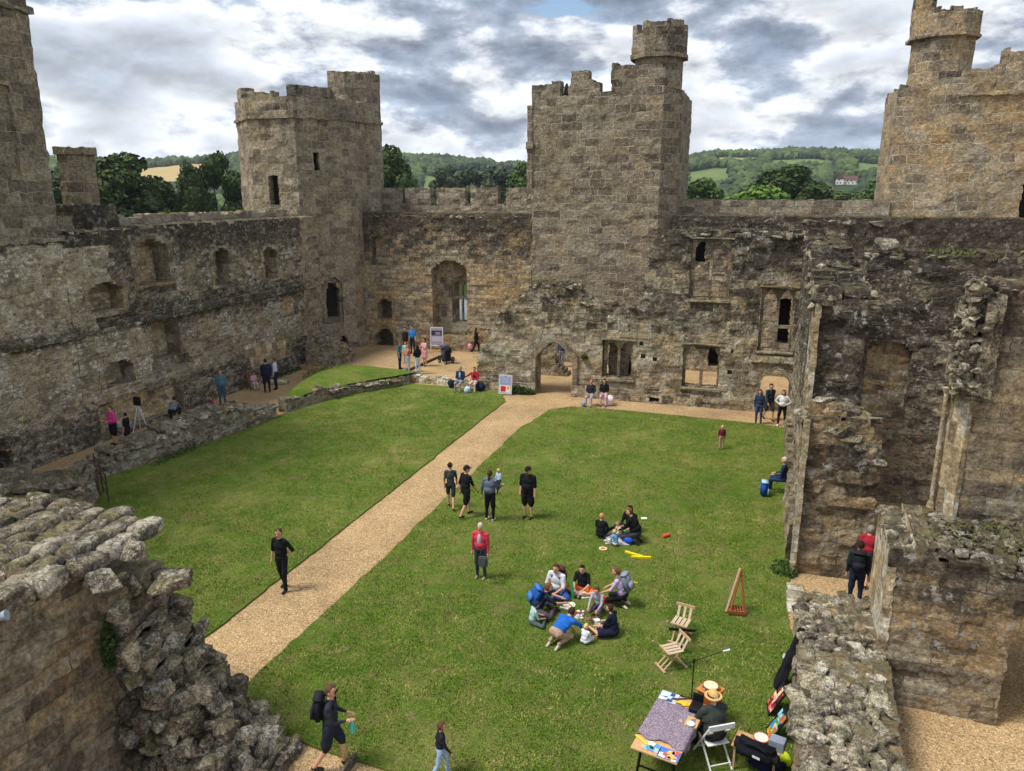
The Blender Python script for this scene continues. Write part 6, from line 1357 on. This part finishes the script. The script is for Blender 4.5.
# craft circle bits
def small(name, label, cat, px, py, mk_, mats, rz=0, grp=None, z=.05):
    bm = bmesh.new(); mk_(bm); o = obm(name, bm, mats); x, y = at(px, py, z); o.location = (x, y, z); o.rotation_euler = (0, 0, R(rz)); return tag(o, label, cat, grp)
disc = lambda r, h=.015: (lambda bm: tube(bm, (0, 0, 0), (0, 0, h), r*.75, r, 22))
stick = lambda L, w=.03: (lambda bm: box(bm, 0, 0, w/2, L, w, w))
small('white_plate', 'large white plate on the grass in front of the boy in orange shorts', 'plate', 583, 594, disc(.24), WHITE)
small('paper_plate', 'small cream plate with a stick on it in the craft circle', 'plate', 569, 605, lambda bm: (tube(bm, (0, 0, 0), (0, 0, .015), .12, .16, 20), box(bm, 0, 0, .025, .2, .025, .02, rz=-.6, mi=1)), [C3('#dcd6c4'), C3('#c2793a')])
small('craft_stick', 'cream and orange stick lying in the middle of the craft circle', 'stick', 569, 610, lambda bm: (box(bm, -.12, 0, .015, .24, .05, .03), box(bm, .15, 0, .015, .30, .05, .03, mi=1)), [WHITE, C3('#d9955a')], -8)
small('green_stick', 'bright green stick upright by the person in white in the craft circle', 'stick', 573, 598, lambda bm: bar(bm, (0, 0, 0), (-.08, .1, .42), .06, .03), C3('#1f9a5a'))
small('plastic_cup', 'tall pale plastic cup on the grass by the girl in the navy dress', 'cup', 597, 628, lambda bm: tube(bm, (0, 0, 0), (0, 0, .22), .05, .07, 14), C3('#cdd6de', .4))
small('red_pot', 'small red pot on the grass beside the kneeling woman in lilac', 'pot', 605, 603, lambda bm: tube(bm, (0, 0, 0), (0, 0, .14), .07, .09, 14), C3('#b23a30'))
r_ = random.Random(3)
for k in range(14):
    small('paper_piece', 'small white paper pieces scattered on a red brown patch in the craft circle', 'paper', 580+r_.uniform(-4, 4), 615+r_.uniform(-4, 4), lambda bm: box(bm, 0, 0, .01, .06, .05, .02), WHITE, r_.uniform(0, 90), 'paper pieces in the craft circle', z=.065)
small('craft_mat', 'red brown craft mat under the paper pieces', 'mat', 577, 614, lambda bm: box(bm, 0, 0, .006, .42, .26, .012), C3('#5c3a38'), 20)
small('foam_stick', 'yellow foam stick, the farther one of the crossed pair', 'stick', 634, 555, stick(.55, .055), C3('#e8d21e'), -17, z=.05)
small('foam_stick', 'yellow foam stick, the nearer one of the crossed pair', 'stick', 641, 558, stick(.55, .055), C3('#e8d21e'), 14, z=.05)
small('foam_stick', 'single short yellow stick behind the grey rucksack', 'stick', 633, 583, stick(.24, .03), C3('#d8c22a'), 10)
small('orange_tube', 'orange toy tube on the grass right of the upper group', 'toy', 666, 537, lambda bm: tube(bm, (-.13, 0, .05), (.13, 0, .05), .05, .05, 12), C3('#d9562a'), 50)
small('paper_ring', 'cream and orange ring on the grass in front of the upper group', 'ring', 603, 549, lambda bm: (tube(bm, (0, 0, 0), (0, 0, .02), .10, .12, 18), tube(bm, (0, 0, .021), (0, 0, .023), .07, .07, 14, mi=1)), [C3('#d9c8a0'), C3('#b96a3a')])
small('paper_napkin', 'white napkin on the grass behind the kneeling adult of the upper group', 'napkin', 644, 519, lambda bm: box(bm, 0, 0, .02, .18, .12, .03), WHITE, 20)
small('green_toy', 'bright green toy lying between the children of the upper group', 'toy', 625, 533, lambda bm: (box(bm, 0, 0, .05, .3, .08, .08), tube(bm, (.2, 0, .06), (.3, .06, .1), .05, .04, 10)), C3('#5fc23c'), 30)
small('picnic_cloth', 'pale crumpled cloth under the children of the upper group', 'cloth', 617, 541, lambda bm: (box(bm, 0, 0, .01, .7, .5, .02), box(bm, .2, .1, .04, .2, .2, .05, rz=.5)), C3('#b8b8bc'), 12)
# signs
sg = empty('display_board', 'white notice board with an orange and red panel leaning beside the big arched doorway', 'sign', (*at(505, 395, 0), ZL), R(4))
T = Matrix.Rotation(R(-10), 4, 'X')
bm = bmesh.new(); box(bm, 0, 0, .5, .70, .03, 1.0, M4=T); obm('board', bm, C3('#b9bcc2'), sg)
bm = bmesh.new(); box(bm, 0, -.02, .70, .56, .01, .42, mi=0, M4=T); box(bm, 0, -.02, .27, .54, .01, .36, mi=1, M4=T); box(bm, -.1, -.027, .27, .26, .006, .28, mi=2, M4=T); box(bm, .15, -.027, .33, .12, .006, .14, mi=3, M4=T)
for k in range(5): box(bm, 0, -.027, .85-.065*k, .42-.06*(k % 3), .005, .018, mi=4, M4=T)
obm('poster', bm, [C3('#8e99b8'), C3('#e2d7cf'), C3('#b8322f'), C3('#e08a3c'), C3('#b8c0d4')], sg)
bm = bmesh.new(); bar(bm, (0, .42, 0), (0, .12, .9), .04, .03); obm('prop', bm, BLK, sg)
sg = empty('picture_stand', 'white framed picture panel standing in front of the tall window niche', 'sign', (*at(437, 352, .26), .26), R(12)); sg.scale = (.82, .82, .9)
bm = bmesh.new()
for s in (-1, 1): bar(bm, (s*.47, 0, 0), (s*.47, .05, 1.75), .06, .05)
bar(bm, (-.5, .05, 1.72), (.5, .05, 1.72), .05, .06); bar(bm, (-.5, 0, .45), (.5, 0, .45), .05, .06); obm('frame', bm, WHITE, sg)
bm = bmesh.new(); box(bm, 0, .03, 1.09, .88, .02, 1.2, mi=0); box(bm, 0, .015, 1.35, .80, .012, .34, mi=1); box(bm, .1, .008, 1.32, .4, .008, .2, mi=3); box(bm, 0, .015, .92, .80, .012, .36, mi=2); obm('picture', bm, [C3('#a9a3b4'), C3('#3c3f50'), C3('#c3bcd6'), C3('#8c93a8')], sg)
# pushchairs
def pushchair(label, x, y, z, rz, col):
    e = empty('pushchair', label, 'pushchair', (x, y, z), rz)
    for (a, b) in ((-.24, .32), (.24, .32), (-.26, -.30), (.26, -.30)):
        bm = bmesh.new(); tube(bm, (a-.02, b, .12), (a+.02, b, .12), .12, .12, 18); w_ = obm('wheel', bm, BLK, e)
        bm = bmesh.new(); tube(bm, (a-.026, b, .12), (a+.026, b, .12), .05, .05, 12); obm('hub', bm, C3('#9a9da2'), w_)
    bm = bmesh.new()
    for s in (-1, 1): tube(bm, (s*.24, .32, .12), (s*.22, -.42, 1.0), .014, .014, 6); tube(bm, (s*.25, -.30, .12), (s*.23, .05, .62), .014, .014, 6)
    tube(bm, (-.22, -.42, 1.0), (.22, -.42, 1.0), .018, .018, 8); obm('frame', bm, C3('#4b4e54', .4), e)
    bm = bmesh.new(); box(bm, 0, .02, .42, .40, .42, .08); bmesh.ops.rotate(bm, verts=bm.verts, matrix=Matrix.Rotation(R(8), 3, 'X')); box(bm, 0, -.22, .68, .40, .08, .52); obm('seat', bm, C3(col), e, bevel=.02)
    bm = bmesh.new(); bmesh.ops.create_uvsphere(bm, u_segments=14, v_segments=10, radius=1, matrix=Matrix.Translation((0, -.12, .82)) @ Matrix.Diagonal((.24, .30, .22, 1))); bmesh.ops.delete(bm, geom=[v for v in bm.verts if v.co.z < .80], context='VERTS'); h_ = obm('hood', bm, C3(col), e, smooth=True)
    bm = bmesh.new(); box(bm, 0, -.05, .22, .38, .40, .14); obm('basket', bm, BLK, e, bevel=.02)
x, y = at(446, 363, .26); pushchair('black pushchair parked on the gravel in front of the picture panel', x, y, .26, R(60), '#1b1d22')
x, y = at(434, 366, .26); pushchair('grey pushchair just left of the black one on the gravel', x+.1, y+1.6, .26, R(-40), '#5a5f6c')
# bags of the seated couples
for (px, py, col, s_, lb) in ((453, 388, '#20222c', 1.1, 'black bag at the feet of the man on the stone kerb'), (468, 393, '#b9cfe4', .8, 'pale blue bag between the couple on the stone kerb'), (481, 391, '#23283c', 1.15, 'dark navy bag at the feet of the woman in red'), (610, 405, '#e2d3da', 1.1, 'white carrier bag beside the woman under the hall wall'), (584, 406, '#8f93a8', .6, 'small grey bag by the pair under the hall wall')):
    x, y = at(px, py, 0); blob('bag', lb, 'bag', x, y-.12, .04, .20*s_, .15*s_, .24*s_, col, px)
x, y = at(470, 347, .9); blob('pink_bag', 'pink bag carried by the woman in the black coat', 'bag', x, y, .75, .14, .10, .20, '#d58fa4', 2)
# tripod, wooden chair, stone step on the left walk
tp = empty('tripod', 'camera tripod with white legs and a black bag against the left wall', 'tripod', (-24.9, 24.9, 0), 0)
for k in range(3): bm = bmesh.new(); a = k*2.09+.3; tube(bm, (0, 0, 1.2), (math.cos(a)*.36, math.sin(a)*.36, 0), .025, .02, 8); obm('leg', bm, C3('#cfd2d6'), tp)
bm = bmesh.new(); box(bm, 0, 0, 1.35, .32, .2, .38); obm('bag', bm, BLK, tp, bevel=.05)
gch = empty('wooden_chair', 'brown wooden armchair below the left wall with a girl in pink on it', 'chair', (-24.85, 32.65, 0), R(-120))
bm = bmesh.new(); box(bm, 0, 0, .43, .50, .48, .04); obm('seat', bm, C3('#8a6a4c'), gch)
for s in (-1, 1):
    for t_ in (-1, 1): bm = bmesh.new(); bar(bm, (s*.22, t_*.21, 0), (s*.22, t_*.21, .43 if t_ > 0 else .95), .05, .05); obm('leg', bm, C3('#7a5a40'), gch)
    bm = bmesh.new(); bar(bm, (s*.24, -.21, .66), (s*.24, .22, .66), .05, .03); bar(bm, (s*.24, .2, .43), (s*.24, .2, .66), .04, .04); obm('armrest', bm, C3('#8a6a4c'), gch)
bm = bmesh.new(); [bar(bm, (-.16+.08*k, -.21, .5), (-.16+.08*k, -.23, .92), .03, .02) for k in range(5)]; bar(bm, (-.24, -.22, .93), (.24, -.22, .93), .03, .07); obm('backrest', bm, C3('#8a6a4c'), gch)
bm = bmesh.new(); box(bm, 0, 0, .09, 1.0, .5, .18); o = obm('stone_block', bm, M['pale_dress'], bevel=.03); o.location = (-24.2, 34.0, 0); o.rotation_euler = (0, 0, .3); tag(o, 'flat stone block lying on the left gravel walk beyond the standing men', 'stone')
# flood light at the left edge
fl_ = empty('floodlight', 'small grey floodlight at the very left edge by the foreground wall', 'lamp', (-9.45, 6.62, 4.42), R(-60)); fl_.scale = (.5, .5, .5)
bm = bmesh.new(); tube(bm, (0, 0, 0), (0, .22, .06), .10, .15, 18); obm('housing', bm, C3('#8f9aa6', .4), fl_, smooth=False)
bm = bmesh.new(); bar(bm, (-.13, .1, -.02), (-.5, -.35, -.05), .05, .03); obm('bracket', bm, C3('#5c646c'), fl_)
# ================================================================= PLANTS
def plant(name, label, x, y, z, w, h, n, seed, mat=1, group=None, depth=None):
    g = np.random.default_rng(seed); a = g.uniform(0, 6.28, n); q = np.sqrt(g.random(n)); p = np.stack([x+np.cos(a)*q*w, y+np.sin(a)*q*(depth or w), z+h*g.random(n)**1.3*(1-.55*q)], 1)
    nn = g.normal(size=(n, 3)); nn /= np.linalg.norm(nn, axis=1, keepdims=True); t = np.cross(nn, g.normal(size=(n, 3))); t /= np.linalg.norm(t, axis=1, keepdims=True); b = np.cross(nn, t); L = (.05+.07*g.random(n))[:, None]
    V = np.stack([p-t*L*.5, p-b*L*.35, p+t*L*.6, p+b*L*.35], 1).reshape(-1, 3)
    o = mk(name, V, np.arange(4*n).reshape(-1, 4).tolist(), LEAF[mat]); return tag(o, label, 'plant', group)
plant('leafy_weeds', 'dark green weeds at the foot of the hall wall right of the notice board', -11.3, 36.0, .0, .9, .5, 1500, 1, 0, depth=.3)
plant('leafy_weeds', 'weeds growing at the foot of the pier by the passage', 1.25, 20.1, .0, .35, .45, 500, 2, 1)
plant('leafy_weeds', 'small green clump high on the hall wall left of the double window', -7.9, 36.2, 2.0, .16, .3, 220, 3, 0)
plant('leafy_weeds', 'low weeds along the base of the lawn side of the long low wall', -21.1, 23.6, .0, .3, .3, 700, 4, 1, depth=2.2)
plant('leafy_weeds', 'long green strip of weeds at the base of the left wall beyond the wooden chair', -25.1, 36.2, .0, .25, .35, 900, 5, 0, depth=2.6)
plant('leafy_weeds', 'tall grass and weeds on top of the grassy mound', -21.6, 34.6, .5, 1.1, .45, 1500, 6, 4, depth=1.6)
plant('leafy_weeds', 'ivy tuft hanging on the dark face of the foreground ruin', -9.75, 8.55, 2.4, .14, 1.0, 500, 7, 0)
plant('leafy_weeds', 'grass tufts on the mossy top of the block at lower right', 5.4, 16.0, 3.42, 1.8, .14, 420, 8, 4, depth=.8)
plant('leafy_weeds', 'small plants on the top of the wall with the blocked window', 6.2, 26.8, 8.15, 2.2, .2, 700, 9, 4, depth=.4)
plant('leafy_weeds', 'green growth on the broken top of the wall pier', 2.5, 20.7, 4.1, .6, .35, 700, 10, 4, depth=.4)
plant('leafy_weeds', 'grass growing along the top of the hall wall above the upper window', -2.2, 36.7, 8.25, 2.8, .16, 900, 11, 4, depth=.35)
plant('leafy_weeds', 'grass on the crown of the broken wall above the big arch', -9.9, 36.7, 5.6, 1.0, .2, 500, 12, 4, depth=.35)
plant('leafy_weeds', 'small fern rooted in the rubble wall top at bottom right', 1.7, 14.0, 1.1, .16, .18, 160, 13, 1)
# short grass blades, denser where the lawn is near
def grass():
    g = np.random.default_rng(9); N = 420000; pts = []
    x = g.uniform(-22, 1.3, N); y = 10+25*g.random(N)**1.5
    def inside(poly, x, y):
        c = np.zeros(x.shape, bool); n = len(poly)
        for i in range(n):
            (x1, y1), (x2, y2) = poly[i], poly[(i+1) % n]
            k = ((y1 > y) != (y2 > y)) & (x < (x2-x1)*(y-y1)/((y2-y1) or 1e-9)+x1); c ^= k
        return c
    k = inside(left_lawn, x, y) | inside(right_lawn, x, y); x, y = x[k], y[k]; n = len(x)
    worn = fbm(x*1.1, y*1.1, 77); k = g.random(n) < np.clip((worn-.28)*5, .15, 1); x, y = x[k], y[k]; n = len(x)
    h = .018+.030*g.random(n)*(.6+.8*fbm(x*.9, y*.9, 5)); a = g.uniform(0, 6.28, n); w = .010+.008*g.random(n); lx = g.normal(size=n)*.02; ly = g.normal(size=n)*.02
    p0 = np.stack([x-np.cos(a)*w, y-np.sin(a)*w, np.full(n, .043)], 1); p1 = np.stack([x+np.cos(a)*w, y+np.sin(a)*w, np.full(n, .043)], 1); p2 = np.stack([x+lx, y+ly, .045+h], 1)
    V = np.stack([p0, p1, p2], 1).reshape(-1, 3)
    me = bpy.data.meshes.new('grass_blades'); me.vertices.add(len(V)); me.vertices.foreach_set('co', V.ravel()); me.loops.add(3*n); me.loops.foreach_set('vertex_index', np.arange(3*n, dtype=np.int32)); me.polygons.add(n); me.polygons.foreach_set('loop_start', np.arange(0, 3*n, 3, dtype=np.int32)); me.update(calc_edges=True); me.validate()
    s = NT('grass_blade'); c = s.noise(s.P, 30, 3, .7); bg_ = s.noise(s.P, 1.4, 10, .78)
    s.col(s.mix(1, s.ramp(bg_, [(.37, (.085, .155, .016)), (.47, (.135, .205, .027)), (.555, (.24, .26, .058)), (.64, (.42, .37, .14))]), s.ramp(c, [(.3, .6), (.7, 1.5)]), 'MULTIPLY')); s.rough(.8)
    me.materials.append(s.m); o = bpy.data.objects.new('grass_blades', me); COL.objects.link(o); tag(o, kind='stuff')
grass()
